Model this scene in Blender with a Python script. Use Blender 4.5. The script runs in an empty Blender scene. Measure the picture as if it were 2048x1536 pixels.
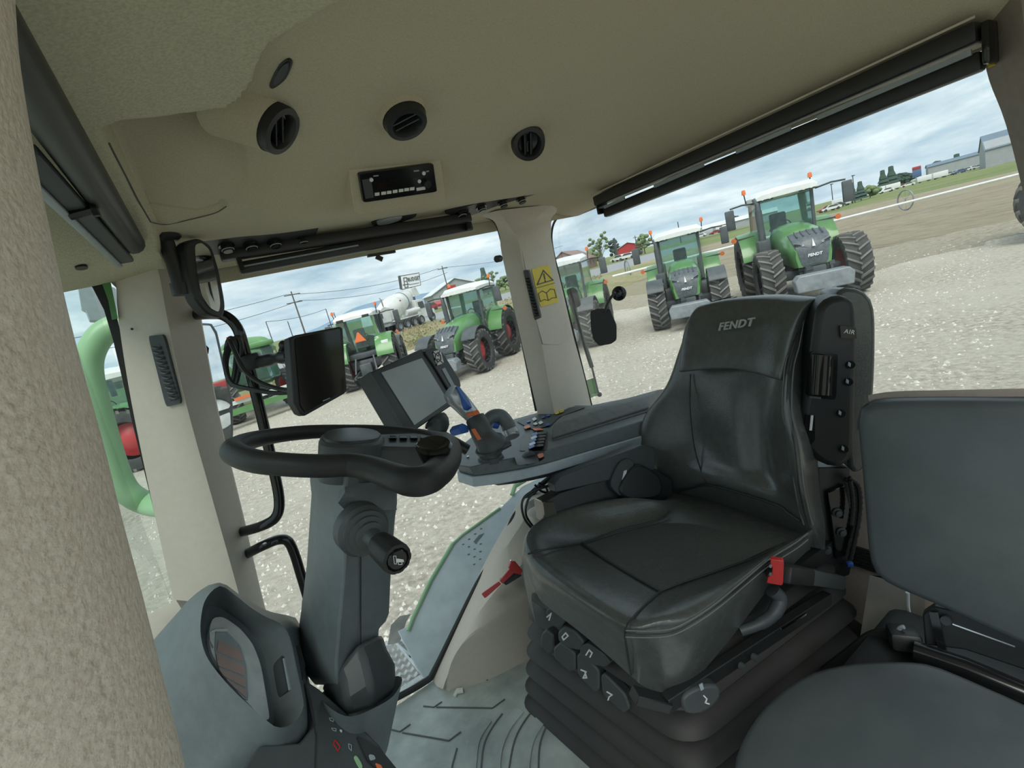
import bpy, bmesh, math, random
from mathutils import Vector, Matrix
S = bpy.context.scene
COL = S.collection
random.seed(7)
PI = math.pi
# ------------------------------------------------------------------ camera
# world: X towards the rear of the cab, Y towards its right side, Z up; cab floor at Z = 0
F_PX, CX, CY = 960.0, 1024.0, 768.0
ROLL, PITCH, YAW, EYE = math.radians(14.2), math.atan(200.0 / 960.0), math.radians(29.0), Vector((0, 0, 1.30))
FW = Vector((math.sin(YAW) * math.cos(PITCH), math.cos(YAW) * math.cos(PITCH), -math.sin(PITCH)))
_r0 = Vector((math.cos(YAW), -math.sin(YAW), 0)); _u0 = _r0.cross(FW)
CR = math.cos(ROLL) * _r0 - math.sin(ROLL) * _u0
CU = math.sin(ROLL) * _r0 + math.cos(ROLL) * _u0
cam = bpy.data.cameras.new('camera'); camo = bpy.data.objects.new('camera', cam); COL.objects.link(camo)
m = Matrix.Identity(4)
for i in range(3):
    m[i][0], m[i][1], m[i][2], m[i][3] = CR[i], CU[i], -FW[i], EYE[i]
camo.matrix_world = m
cam.sensor_fit = 'HORIZONTAL'; cam.sensor_width = 36.0; cam.lens = 36.0 * F_PX / 2048.0
cam.clip_start = 0.01; cam.clip_end = 3000
S.camera = camo
G = -1.65                                           # ground level outside
# ------------------------------------------------------------------ sky, sun, exposure
vs = S.view_settings
vs.view_transform = 'Standard'; vs.look = 'None'; vs.exposure = 0.52; vs.gamma = 1.0; vs.use_curve_mapping = False
S.cycles.transparent_max_bounces = 24
S.cycles.max_bounces = 10; S.cycles.diffuse_bounces = 6
W = bpy.data.worlds.new('overcast_sky'); S.world = W; W.use_nodes = True
def NT(nt):
    N = nt.nodes; L = nt.links
    def n(t, **k):
        x = N.new(t)
        for a, b in k.items():
            if a.startswith('i_'):
                key = a[2:]
                key = int(key) if key.isdigit() else key.replace('_', ' ')
                x.inputs[key].default_value = b
            else: setattr(x, a, b)
        return x
    return n, (lambda a, b: L.new(a, b))
def ramp(node, stops):
    e = node.color_ramp.elements
    while len(e) < len(stops): e.new(0.5)
    for i, (p, c) in enumerate(stops):
        e[i].position = p; e[i].color = (c[0], c[1], c[2], 1) if len(c) == 3 else c
nt = W.node_tree; nt.nodes.clear(); n, lk = NT(nt)
tc = n('ShaderNodeTexCoord'); sx = n('ShaderNodeSeparateXYZ'); lk(tc.outputs['Generated'], sx.inputs[0])
za = n('ShaderNodeMath', operation='MAXIMUM', i_1=0.0); lk(sx.outputs[2], za.inputs[0])
zb = n('ShaderNodeMath', operation='ADD', i_1=0.16); lk(za.outputs[0], zb.inputs[0])
dx = n('ShaderNodeMath', operation='DIVIDE'); lk(sx.outputs[0], dx.inputs[0]); lk(zb.outputs[0], dx.inputs[1])
dy = n('ShaderNodeMath', operation='DIVIDE'); lk(sx.outputs[1], dy.inputs[0]); lk(zb.outputs[0], dy.inputs[1])
cb = n('ShaderNodeCombineXYZ'); lk(dx.outputs[0], cb.inputs[0]); lk(dy.outputs[0], cb.inputs[1])
n1 = n('ShaderNodeTexNoise', i_Scale=0.85, i_Detail=7.0, i_Roughness=0.58, i_Distortion=0.5); lk(cb.outputs[0], n1.inputs['Vector'])
n2 = n('ShaderNodeTexNoise', i_Scale=2.1, i_Detail=6.0, i_Roughness=0.6); lk(cb.outputs[0], n2.inputs['Vector'])
mx = n('ShaderNodeMath', operation='MULTIPLY_ADD', i_1=0.35); lk(n2.outputs[0], mx.inputs[0])
m0 = n('ShaderNodeMath', operation='MULTIPLY', i_1=0.65); lk(n1.outputs[0], m0.inputs[0]); lk(m0.outputs[0], mx.inputs[2])
cr = n('ShaderNodeValToRGB'); lk(mx.outputs[0], cr.inputs[0])
ramp(cr, [(0.35, (0.22, 0.34, 0.45)), (0.44, (0.37, 0.49, 0.56)), (0.53, (0.52, 0.62, 0.66)), (0.64, (0.80, 0.87, 0.87))])
# thin bluish veil low on the horizon
hz = n('ShaderNodeMapRange', i_1=0.0, i_2=0.16, i_3=0.55, i_4=0.0); lk(za.outputs[0], hz.inputs[0])
mixc = n('ShaderNodeMix', data_type='RGBA'); lk(hz.outputs[0], mixc.inputs['Factor'])
lk(cr.outputs[0], mixc.inputs[6]); mixc.inputs[7].default_value = (0.45, 0.56, 0.63, 1)
bg = n('ShaderNodeBackground', i_Strength=1.0); lk(mixc.outputs[2], bg.inputs[0])
wo = n('ShaderNodeOutputWorld'); lk(bg.outputs[0], wo.inputs[0])
sun = bpy.data.lights.new('sun', 'SUN'); sun.energy = 1.9; sun.angle = math.radians(40); sun.color = (1.0, 0.96, 0.88)
suno = bpy.data.objects.new('sun', sun); COL.objects.link(suno)
suno.rotation_euler = Vector((0.45, 0.55, -1.0)).to_track_quat('-Z', 'Y').to_euler()
# ------------------------------------------------------------------ helpers
def A(x, y, X=None, Y=None, Z=None, D=None):
    """point of the place seen at photo pixel (x, y), on the plane X=, Y= or Z=, or at depth D"""
    d = FW + (x - CX) / F_PX * CR - (y - CY) / F_PX * CU
    if X is not None: t = (X - EYE.x) / d.x
    elif Y is not None: t = (Y - EYE.y) / d.y
    elif Z is not None: t = (Z - EYE.z) / d.z
    else: t = D
    return EYE + d * t
def APL(x, y, o, nrm):
    d = FW + (x - CX) / F_PX * CR - (y - CY) / F_PX * CU
    return EYE + d * ((Vector(o) - EYE).dot(nrm) / d.dot(nrm))
def V(*a): return Vector(a)
OFF = {}
def thing(name, loc=(0, 0, 0), **k):
    o = bpy.data.objects.new(name, None); COL.objects.link(o); o.location = loc; o.empty_display_size = 0.05
    OFF[o] = Vector(loc); tag(o, **k); return o
def tag(o, label=None, cat=None, group=None, kind=None):
    if label: o['label'] = label
    if cat: o['category'] = cat
    if group: o['group'] = group
    if kind: o['kind'] = kind
    return o
def crom(p, n, closed=False):
    p = [Vector(q) for q in p]; out = []; N = len(p)
    for i in range(N if closed else N - 1):
        g = (lambda j: p[j % N]) if closed else (lambda j: p[min(max(j, 0), N - 1)])
        a, b, c, d = g(i - 1), g(i), g(i + 1), g(i + 2)
        for k in range(n):
            t = k / n
            out.append(0.5 * ((2 * b) + (c - a) * t + (2 * a - 5 * b + 4 * c - d) * t * t + (3 * b - a - 3 * c + d) * t ** 3))
    if not closed: out.append(p[-1])
    return out
def frame(z, up=(0, 0, 1)):
    z = Vector(z).normalized(); up = Vector(up)
    if abs(z.dot(up)) > 0.97: up = Vector((0, 1, 0)) if abs(z.y) < 0.9 else Vector((1, 0, 0))
    x = up.cross(z).normalized(); y = z.cross(x)
    return x, y, z
def M4(x, y, z, o):
    m = Matrix.Identity(4)
    for i in range(3): m[i][0], m[i][1], m[i][2], m[i][3] = x[i], y[i], z[i], o[i]
    return m
class MB:
    def __init__(s): s.v = []; s.f = []
    def add(s, vs, fs, mat=None):
        b = len(s.v)
        s.v += [(mat @ Vector(q)) if mat else Vector(q) for q in vs]
        s.f += [tuple(i + b for i in f) for f in fs]; return s
    def bm(s, bm, mat=None):
        bm.verts.index_update()
        s.add([q.co.copy() for q in bm.verts], [tuple(q.index for q in f.verts) for f in bm.faces], mat); bm.free(); return s
    def box(s, c, size, mat=None, bev=0.0, seg=2):
        bm = bmesh.new(); bmesh.ops.create_cube(bm, size=1.0)
        for q in bm.verts: q.co = Vector((q.co.x * size[0], q.co.y * size[1], q.co.z * size[2]))
        if bev: bmesh.ops.bevel(bm, geom=bm.edges[:], offset=min(bev, min(size) * 0.49), segments=seg, profile=0.5, affect='EDGES')
        T = Matrix.Translation(Vector(c))
        return s.bm(bm, (mat @ T) if mat else T)
    def obox(s, p0, p1, w, h, up=(0, 0, 1), bev=0.0):
        p0, p1 = Vector(p0), Vector(p1); x, y, z = frame(p1 - p0, up)
        return s.box((0, 0, 0), (w, h, (p1 - p0).length), M4(x, y, z, (p0 + p1) / 2), bev)
    def loft(s, rings, closed=True, caps=True):
        b = len(s.v); k = len(rings[0])
        for r in rings: s.v += [Vector(q) for q in r]
        for i in range(len(rings) - 1):
            for j in range(k if closed else k - 1):
                a, c = b + i * k + j, b + i * k + (j + 1) % k
                s.f.append((a, c, c + k, a + k))
        if caps and closed:
            s.f.append(tuple(b + j for j in reversed(range(k)))); s.f.append(tuple(b + (len(rings) - 1) * k + j for j in range(k)))
        return s
    def tube(s, path, r, n=10, closed=False, caps=True, flat=1.0, up=(0, 0, 1)):
        path = [Vector(p) for p in path]; N = len(path); rings = []
        rr = r if isinstance(r, (list, tuple)) else [r] * N
        t0 = (path[1] - path[0]).normalized(); x, y, _ = frame(t0, up)
        for i in range(N):
            if closed: t = (path[(i + 1) % N] - path[i - 1]).normalized()
            else: t = (path[min(i + 1, N - 1)] - path[max(i - 1, 0)]).normalized()
            x = (x - t * x.dot(t)).normalized(); y = t.cross(x)
            rings.append([path[i] + (x * math.cos(a) + y * math.sin(a) * flat) * rr[i] for a in [2 * PI * j / n for j in range(n)]])
        if closed: rings.append(rings[0])
        return s.loft(rings, True, caps and not closed)
    def cyl(s, p0, p1, r0, r1=None, n=16):
        return s.tube([p0, p1], [r0, r0 if r1 is None else r1], n)
    def lathe(s, prof, mat=None, n=24, a0=0.0, a1=2 * PI):
        b = len(s.v); full = abs(a1 - a0 - 2 * PI) < 1e-6; K = n if full else n + 1
        for i in range(K):
            a = a0 + (a1 - a0) * i / n
            for r, z in prof:
                q = Vector((r * math.cos(a), r * math.sin(a), z)); s.v.append(mat @ q if mat else q)
        k = len(prof)
        for i in range(n):
            for j in range(k - 1):
                p, q = b + i * k + j, b + ((i + 1) % K) * k + j
                s.f.append((p, q, q + 1, p + 1))
        return s
    def prism(s, poly, vec):
        poly = [Vector(p) for p in poly]; vec = Vector(vec)
        return s.loft([poly, [p + vec for p in poly]], True, True)
    def sheet(s, rows, thick=None):
        """open grid of points; thick (a vector) closes it into a slab"""
        b = len(s.v); R = len(rows); k = len(rows[0])
        for r in rows: s.v += [Vector(q) for q in r]
        for i in range(R - 1):
            for j in range(k - 1):
                a = b + i * k + j; s.f.append((a, a + 1, a + k + 1, a + k))
        if thick:
            tv = Vector(thick); b2 = len(s.v)
            for r in rows: s.v += [Vector(q) + tv for q in r]
            for i in range(R - 1):
                for j in range(k - 1):
                    a = b2 + i * k + j; s.f.append((a, a + k, a + k + 1, a + 1))
            per = [j for j in range(k)] + [i * k + k - 1 for i in range(1, R)] + [(R - 1) * k + j for j in range(k - 2, -1, -1)] + [i * k for i in range(R - 2, 0, -1)]
            for a, c in zip(per, per[1:] + per[:1]): s.f.append((b + c, b + a, b2 + a, b2 + c))
        return s
    def ball(s, c, r, n=12, sc=(1, 1, 1), mat=None):
        bm = bmesh.new(); bmesh.ops.create_uvsphere(bm, u_segments=n, v_segments=max(6, n // 2), radius=r)
        T = Matrix.Translation(Vector(c)) @ Matrix.Diagonal((sc[0], sc[1], sc[2], 1))
        return s.bm(bm, mat @ T if mat else T)
    def build(s, name, mat, parent=None, ang=38, sub=0, bevel=0.0, fix=True, **k):
        me = bpy.data.meshes.new(name); off = OFF.get(parent, Vector((0, 0, 0))) if parent else Vector((0, 0, 0))
        me.from_pydata([tuple(q - off) for q in s.v], [], s.f)
        if fix:
            bm = bmesh.new(); bm.from_mesh(me); bmesh.ops.recalc_face_normals(bm, faces=bm.faces[:]); bm.to_mesh(me); bm.free()
        me.polygons.foreach_set('use_smooth', [True] * len(me.polygons))
        me.set_sharp_from_angle(angle=math.radians(ang))
        me.materials.append(mat); me.update()
        o = bpy.data.objects.new(name, me); COL.objects.link(o)
        if parent: o.parent = parent
        OFF[o] = off
        if bevel:
            b = o.modifiers.new('bevel', 'BEVEL'); b.width = bevel; b.segments = 2; b.limit_method = 'ANGLE'; b.angle_limit = math.radians(35)
        if sub:
            b = o.modifiers.new('sub', 'SUBSURF'); b.levels = sub; b.render_levels = sub
        tag(o, **k); return o
def copytree(o, parent=None):
    c = o.copy(); COL.objects.link(c); c.parent = parent
    for ch in list(o.children): copytree(ch, c)
    return c
def text_mb(txt, size, mat4, depth=0.001, shear=0.0, bold=0.0, align='CENTER', sx=1.0):
    cu = bpy.data.curves.new('t', 'FONT'); cu.body = txt; cu.size = size; cu.align_x = align; cu.align_y = 'CENTER'
    cu.extrude = depth; cu.shear = shear; cu.offset = bold; cu.resolution_u = 3; cu.space_character = 1.08
    o = bpy.data.objects.new('t', cu); COL.objects.link(o)
    dg = bpy.context.evaluated_depsgraph_get(); me = o.evaluated_get(dg).to_mesh()
    b = MB(); b.add([Vector((q.co.x * sx, q.co.y, q.co.z)) for q in me.vertices], [tuple(p.vertices) for p in me.polygons], mat4)
    o.evaluated_get(dg).to_mesh_clear(); bpy.data.objects.remove(o); bpy.data.curves.remove(cu)
    return b
# ------------------------------------------------------------------ materials
MAT = {}
def mat(name, c, rough=0.5, metal=0.0, c2=None, nscale=30.0, bump=0.0, bscale=200.0, spec=0.5, detail=4.0, emit=0.0, coat=0.0, voro=False, mixlo=0.35, mixhi=0.65, bdist=0.002):
    m = bpy.data.materials.new(name); m.use_nodes = True; nt = m.node_tree; nt.nodes.clear(); n, lk = NT(nt)
    b = n('ShaderNodeBsdfPrincipled'); out = n('ShaderNodeOutputMaterial'); lk(b.outputs[0], out.inputs[0])
    b.inputs['Roughness'].default_value = rough; b.inputs['Metallic'].default_value = metal
    b.inputs['Specular IOR Level'].default_value = spec; b.inputs['Coat Weight'].default_value = coat
    tcn = n('ShaderNodeTexCoord')
    if c2 is None: c2 = tuple(x * 0.9 for x in c)
    nz = n('ShaderNodeTexNoise', i_Scale=nscale, i_Detail=detail, i_Roughness=0.6); lk(tcn.outputs['Object'], nz.inputs['Vector'])
    r = n('ShaderNodeValToRGB'); ramp(r, [(mixlo, c2), (mixhi, c)]); lk(nz.outputs[0], r.inputs[0]); lk(r.outputs[0], b.inputs['Base Color'])
    if bump:
        t = n('ShaderNodeTexVoronoi', i_Scale=bscale) if voro else n('ShaderNodeTexNoise', i_Scale=bscale, i_Detail=3.0)
        lk(tcn.outputs['Object'], t.inputs['Vector'])
        bp = n('ShaderNodeBump', i_Strength=bump, i_Distance=bdist); lk(t.outputs[0], bp.inputs['Height']); lk(bp.outputs[0], b.inputs['Normal'])
    if emit:
        lk(r.outputs[0], b.inputs['Emission Color']); b.inputs['Emission Strength'].default_value = emit
    MAT[name] = m; return m
def glass(name, tint, refl=0.08, haze=0.0, hcol=(0.8, 0.85, 0.85)):
    m = bpy.data.materials.new(name); m.use_nodes = True; nt = m.node_tree; nt.nodes.clear(); n, lk = NT(nt)
    t = n('ShaderNodeBsdfTransparent'); t.inputs[0].default_value = (*tint, 1)
    g = n('ShaderNodeBsdfGlossy', i_Roughness=0.02); fr = n('ShaderNodeFresnel', i_IOR=1.35)
    mu = n('ShaderNodeMath', operation='MULTIPLY', i_1=refl / 0.08); lk(fr.outputs[0], mu.inputs[0])
    mi = n('ShaderNodeMixShader'); lk(mu.outputs[0], mi.inputs[0]); lk(t.outputs[0], mi.inputs[1]); lk(g.outputs[0], mi.inputs[2])
    last = mi.outputs[0]
    if haze:
        d = n('ShaderNodeBsdfDiffuse'); d.inputs[0].default_value = (*hcol, 1)
        tcn = n('ShaderNodeTexCoord'); nz = n('ShaderNodeTexNoise', i_Scale=5.0, i_Detail=8.0, i_Roughness=0.75); lk(tcn.outputs['Object'], nz.inputs['Vector'])
        mr = n('ShaderNodeMapRange', i_1=0.45, i_2=0.75, i_3=haze * 0.3, i_4=haze * 1.8); lk(nz.outputs[0], mr.inputs[0])
        tr = n('ShaderNodeBsdfTranslucent'); tr.inputs[0].default_value = (*hcol, 1)
        ad = n('ShaderNodeMixShader', i_0=0.5); lk(d.outputs[0], ad.inputs[1]); lk(tr.outputs[0], ad.inputs[2])
        m2 = n('ShaderNodeMixShader'); lk(mr.outputs[0], m2.inputs[0]); lk(last, m2.inputs[1]); lk(ad.outputs[0], m2.inputs[2]); last = m2.outputs[0]
    out = n('ShaderNodeOutputMaterial'); lk(last, out.inputs[0]); MAT[name] = m; return m
mat('liner', (0.545, 0.50, 0.375), 0.95, c2=(0.475, 0.435, 0.325), nscale=350, bump=0.25, bscale=700, spec=0.15)
mat('textile', (0.59, 0.56, 0.42), 0.98, c2=(0.45, 0.435, 0.32), nscale=260, bump=0.5, bscale=420, spec=0.1)
mat('beige', (0.575, 0.53, 0.465), 0.6, c2=(0.55, 0.505, 0.445), nscale=60, bump=0.12, bscale=900, spec=0.35)
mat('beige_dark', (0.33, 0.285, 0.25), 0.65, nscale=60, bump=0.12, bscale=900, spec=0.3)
mat('leather_beige', (0.72, 0.635, 0.535), 0.5, c2=(0.60, 0.515, 0.42), nscale=330, bump=0.8, bscale=300, spec=0.4, bdist=0.0022, detail=2.0)
mat('black', (0.020, 0.022, 0.023), 0.42, nscale=40, bump=0.05, bscale=600)
mat('black_gloss', (0.010, 0.011, 0.012), 0.12, nscale=40)
mat('rubber', (0.026, 0.027, 0.027), 0.5, nscale=40, bump=0.1, bscale=400, spec=0.3)
mat('grey_plastic', (0.118, 0.140, 0.150), 0.45, c2=(0.102, 0.121, 0.131), nscale=50, bump=0.1, bscale=1200)
mat('grey_dark', (0.056, 0.065, 0.069), 0.5, nscale=50, bump=0.1, bscale=1200)
mat('grey_light', (0.32, 0.37, 0.40), 0.4, nscale=50, bump=0.03, bscale=1200)
mat('silver', (0.40, 0.43, 0.45), 0.3, 0.6, nscale=50)
mat('chrome', (0.7, 0.72, 0.72), 0.15, 1.0, nscale=50)
mat('leather_black', (0.082, 0.090, 0.085), 0.27, c2=(0.068, 0.075, 0.071), nscale=60, bump=0.20, bscale=240, spec=0.75)
mat('leather_perf', (0.078, 0.085, 0.080), 0.45, nscale=120, bump=0.6, bscale=330, spec=0.4, voro=True)
mat('stitch', (0.16, 0.17, 0.16), 0.6)
mat('bellows', (0.034, 0.034, 0.034), 0.55, c2=(0.03, 0.03, 0.028), nscale=12, bump=0.1, bscale=300)
mat('mat_rubber', (0.46, 0.51, 0.49), 0.5, c2=(0.25, 0.29, 0.28), nscale=6, bump=0.2, bscale=60, detail=9)
mat('mat_dark', (0.10, 0.115, 0.11), 0.6, nscale=20)
mat('white_print', (0.75, 0.77, 0.77), 0.5)
mat('red_plastic', (0.52, 0.035, 0.035), 0.35, nscale=40)
mat('orange', (0.75, 0.16, 0.05), 0.4)
mat('blue', (0.03, 0.11, 0.42), 0.4)
mat('yellow', (0.72, 0.56, 0.03), 0.5)
mat('green_paint', (0.085, 0.24, 0.075), 0.3, c2=(0.075, 0.21, 0.065), nscale=4, coat=0.3)
mat('green_light', (0.27, 0.47, 0.26), 0.35, nscale=4)
mat('screen', (0.36, 0.40, 0.405), 0.25, c2=(0.29, 0.325, 0.33), nscale=3)  # grey base raised to carry the glossy reflection on the terminal
mat('mirror', (0.85, 0.88, 0.88), 0.02, 1.0)
mat('screen_dark', (0.012, 0.013, 0.012), 0.08)
mat('fender_grey', (0.50, 0.56, 0.60), 0.5, c2=(0.40, 0.46, 0.50), nscale=10, bump=0.05, bscale=300, detail=8)
mat('step_metal', (0.55, 0.58, 0.58), 0.45, 0.4, c2=(0.4, 0.42, 0.42), nscale=20)
glass('cab_glass', (0.985, 0.992, 0.988), 0.008, 0.03)
glass('tinted_glass', (0.93, 0.972, 0.955), 0.02, 0.03)
glass('far_glass', (0.60, 0.78, 0.74), 0.18, 0.10, (0.5, 0.75, 0.7))
# ================================================================== CAB SHELL
import numpy as np
def ptab(tab, x):
    return np.interp(x, [a for a, b in tab], [b for a, b in tab])
def sdf(poly, px, py):
    """signed distance to a polygon (negative inside), vectorised"""
    d = np.full(px.shape, 1e9); ins = np.zeros(px.shape, bool); N = len(poly)
    for i in range(N):
        (ax, ay), (bx, by) = poly[i], poly[(i + 1) % N]
        ex, ey = bx - ax, by - ay; L = ex * ex + ey * ey + 1e-12
        t = np.clip(((px - ax) * ex + (py - ay) * ey) / L, 0, 1)
        d = np.minimum(d, np.hypot(px - ax - t * ex, py - ay - t * ey))
        c = ((ay > py) != (by > py)) & (px < ex * (py - ay) / (ey + 1e-12) + ax)
        ins ^= c
    return np.where(ins, -d, d)
def sst(a, b, x):
    t = np.clip((x - a) / (b - a), 0, 1); return t * t * (3 - 2 * t)
CX0, CX1, CY0, CY1, CS = -0.27, 1.42, -0.20, 1.64, 0.0062
gx = np.arange(CX0, CX1 + 1e-6, CS); gy = np.arange(CY0, CY1 + 1e-6, CS)
GX, GY = np.meshgrid(gx, gy, indexing='ij')
FY = [(0, 0), (.55, 0), (.70, .006), (.82, .022), (.92, .043), (1.02, .068), (1.10, .092), (1.155, .122), (1.18, .132), (1.22, .133), (1.35, .122), (1.44, .115), (1.52, .128), (1.66, .150)]
F2 = [(0, 0), (.90, 0), (.98, .012), (1.10, .055), (1.20, .098), (1.28, .112), (1.42, .116), (1.52, .128), (1.66, .150)]
GR = [(0, 0), (.80, 0), (.95, .008), (1.08, .03), (1.18, .062), (1.24, .085), (1.34, .150), (1.45, .175)]
GF = [(-.5, .12), (-.27, .088), (-.20, .078), (-.10, .052), (-.03, .030), (.06, .008), (.12, 0), (2, 0)]
bl = sst(.11, .25, GX); dY = ptab(FY, GY) * bl + ptab(F2, GY) * (1 - bl)
dR = ptab(GR, GX); dF = ptab(GF, GX)
drop = (dY ** 4 + dR ** 4 + dF ** 4) ** .25
for _ in range(22):
    p = np.pad(drop, 1, mode='edge'); drop = (p[:-2, 1:-1] + p[2:, 1:-1] + p[1:-1, :-2] + p[1:-1, 2:] + 2 * drop) / 6
def dropAt(x, y):
    i = min(max(int(round((x - CX0) / CS)), 0), len(gx) - 1); j = min(max(int(round((y - CY0) / CS)), 0), len(gy) - 1); return float(drop[i, j])
def q2(x, y, lip=.038):
    z = 1.64
    for _ in range(12): v = A(x, y, Z=z); z = .5 * z + .5 * (1.68 - lip - dropAt(v.x, v.y))
    return (v.x, v.y)
edge = [q2(*p) for p in [(760, -28), (700, 2), (620, 46), (545, 92), (525, 125), (512, 165), (488, 200), (455, 220), (400, 230), (320, 241), (240, 250)]]
tl = q2(207, 264); bL = q2(303, 446, .03); bR = q2(440, 418, 0)
text_poly = [(.62, -.3), (.50, .35)] + edge + [tl, bL, (bL[0] - .02, 1.7), (-.6, 1.7), (-.6, -.3)]
trap = [tl] + edge[:3:-1] + [q2(505, 262, 0), q2(505, 330, 0), q2(478, 388, 0), bR, q2(400, 430, 0), bL]
sT = sdf(text_poly, GX, GY); sP = sdf(trap, GX, GY)
drop = drop + .038 * (1 - sst(-.006, .009, sT))
rec = .055 * (1 - sst(-.003, .004, sP)) * (1 - .93 * sst(.90, 1.12, GY))
gro = .008 * np.exp(-(np.abs(sP) / .006) ** 2) * (GX < .1)
CZ = 1.68 - drop + rec * (GX < .14) + gro
def ceilZ(x, y):
    fx = min(max((x - CX0) / CS, 0), len(gx) - 1.001); fy = min(max((y - CY0) / CS, 0), len(gy) - 1.001)
    i, j = int(fx), int(fy); a, b = fx - i, fy - j
    return float(CZ[i, j] * (1 - a) * (1 - b) + CZ[i + 1, j] * a * (1 - b) + CZ[i, j + 1] * (1 - a) * b + CZ[i + 1, j + 1] * a * b)
def ceil_hit(x, y):
    d = A(x, y, D=1.0) - EYE; t = .2
    while t < 2.2:
        p = EYE + d * t
        if p.z >= ceilZ(p.x, p.y): break
        t += .002
    e = .03
    nr = Vector(((ceilZ(p.x + e, p.y) - ceilZ(p.x - e, p.y)) / (2 * e), (ceilZ(p.x, p.y + e) - ceilZ(p.x, p.y - e)) / (2 * e), -1)).normalized()
    return p, nr
vid = lambda i, j: i * len(gy) + j
tex, lin = [], []
for i in range(len(gx) - 1):
    for j in range(len(gy) - 1):
        if gx[i] < -.165 and gy[j] > 1.44: continue
        f = (vid(i, j), vid(i, j + 1), vid(i + 1, j + 1), vid(i + 1, j))
        (tex if sT[i, j] < .004 and sP[i, j] > -.002 else lin).append(f)
allv = [Vector((float(GX[i, j]), float(GY[i, j]), float(CZ[i, j]))) for i in range(len(gx)) for j in range(len(gy))]
def sub(fs):
    used = sorted({k for f in fs for k in f}); mp = {k: i for i, k in enumerate(used)}; b = MB()
    b.v = [allv[k] for k in used]; b.f = [tuple(mp[k] for k in f) for f in fs]; return b
ceil_o = sub(lin).build('ceiling', MAT['liner'], fix=False, ang=60, kind='structure', label='smooth beige moulded cab headliner over the driver seat', cat='ceiling')
sub(tex).build('roof_lining', MAT['textile'], ceil_o, fix=False, ang=60, label='coarser greenish beige textile roof lining')
# roof shell above (closes the cab against the sky)
rs = MB(); rs.box(((CX0 + CX1) / 2, (CY0 + CY1) / 2, 1.735), (CX1 - CX0 + .1, CY1 - CY0 + .1, .05), bev=.02)
for a, b in (((CX0, CY0), (CX1, CY0)), ((CX1, CY0), (CX1, CY1)), ((CX1, CY1), (-.165, CY1)), ((-.165, CY1), (-.165, 1.44)), ((-.165, 1.44), (CX0, 1.44)), ((CX0, 1.44), (CX0, CY0))):
    za, zb = ceilZ(*a), ceilZ(*b)
    rs.add([(a[0], a[1], za), (b[0], b[1], zb), (b[0], b[1], 1.72), (a[0], a[1], 1.72)], [(0, 1, 2, 3)])
rs.build('roof_shell', MAT['liner'], ceil_o)
def ceil_line(pts, r, nm, m_, par, dz=-.0005):
    P = []
    for x, y in pts: h_, m__ = ceil_hit(x, y); P.append(h_ + m__ * .0015)
    b = MB(); b.tube(crom(P, 4), r, 6); b.build(nm, MAT[m_], par)
ceil_line([(216, 286), (226, 306), (250, 352), (275, 400), (300, 443)], .0014, 'panel_gap', 'mat_dark', ceil_o)
ceil_line([(300, 443), (330, 448), (380, 438), (430, 425), (452, 412)], .0011, 'panel_gap', 'mat_dark', ceil_o)

# ---------------------------------------------------------------- pillars
def pillar(name, rows, label, mat_='beige', Ys=(1.45, 1.40, 1.50), back=(0, .10, 0), smooth=4):
    """rows of three photo points: left edge, fold, right edge"""
    cols = [crom([A(*r[k], Y=Ys[k]) for r in rows], smooth) for k in range(3)]
    rings = []
    for l, c, r in zip(*cols):
        bk = Vector(back)
        rings.append([l, l.lerp(c, .5), l.lerp(c, .85), c + (r - c) * .0 + Vector((0, .004, 0)), c.lerp(r, .15), c.lerp(r, .5), r, r + bk, l + bk])
    b = MB(); b.loft(rings); return b.build(name, MAT[mat_], ang=30, kind='structure', label=label, cat='pillar')
ap = pillar('trim_1', [((226, 520), (305, 525), (382, 500)), ((232, 572), (318, 548), (384, 536)), ((237, 640), (335, 640), (412, 700)), ((262, 800), (370, 800), (443, 860)), ((303, 1000), (425, 1000), (487, 1040)), ((345, 1190), (478, 1190), (530, 1226)), ((372, 1300), (505, 1300), (560, 1330))],
            'beige right-hand front cab pillar with a slotted vent, beside the windscreen')
fx = MB(); fx.cyl(A(264, 658, Y=1.43), A(264, 658, Y=1.425), .003, n=8); fx.build('screw_hole', MAT['black'], ap)
cp = pillar('trim_2', [((950, 432), (1000, 420), (1190, 400)), ((985, 440), (1022, 455), (1112, 425)), ((999, 470), (1038, 480), (1101, 455)), ((1003, 505), (1045, 520), (1105, 500)), ((1024, 600), (1065, 610), (1127, 590)), ((1042, 680), (1085, 690), (1148, 680)), ((1060, 760), (1098, 765), (1166, 745)), ((1075, 826), (1110, 826), (1182, 810)), ((1098, 930), (1130, 930), (1205, 920))],
            'beige rear right cab pillar carrying the yellow warning sticker', Ys=(1.57, 1.50, 1.62), back=(.085, .11, 0))
# raised ledge on the rear pillar
# left rear pillar at the right of the frame (rear wall X = 1.35)
XR = 1.35
def rearpillar():
    rows = [((1955, 40), (2040, -20), (2140, -60)), ((1963, 90), (2050, 60), (2150, 20)), ((1978, 160), (2070, 130), (2170, 90)), ((2012, 250), (2105, 220), (2200, 190)), ((2050, 400), (2140, 380), (2240, 350)), ((2105, 640), (2200, 620), (2300, 600)), ((2160, 900), (2250, 880), (2350, 850)), ((2215, 1160), (2305, 1140), (2400, 1110))]
    cols = [crom([A(*r[k], X=XR - (.0, .06, .05)[k]) for r in rows], 4) for k in range(3)]
    rings = [[l, l.lerp(c, .6), c, r, r + Vector((.12, 0, 0)), l + Vector((.10, 0, 0))] for l, c, r in zip(*cols)]
    rings = rings + [[V(q.x, q.y, .2) for q in rings[-1]]]
    b = MB(); b.loft(rings); return b.build('trim_3', MAT['beige_dark'], kind='structure', label='dark beige rear left cab pillar at the right edge of the picture', cat='pillar')
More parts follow.
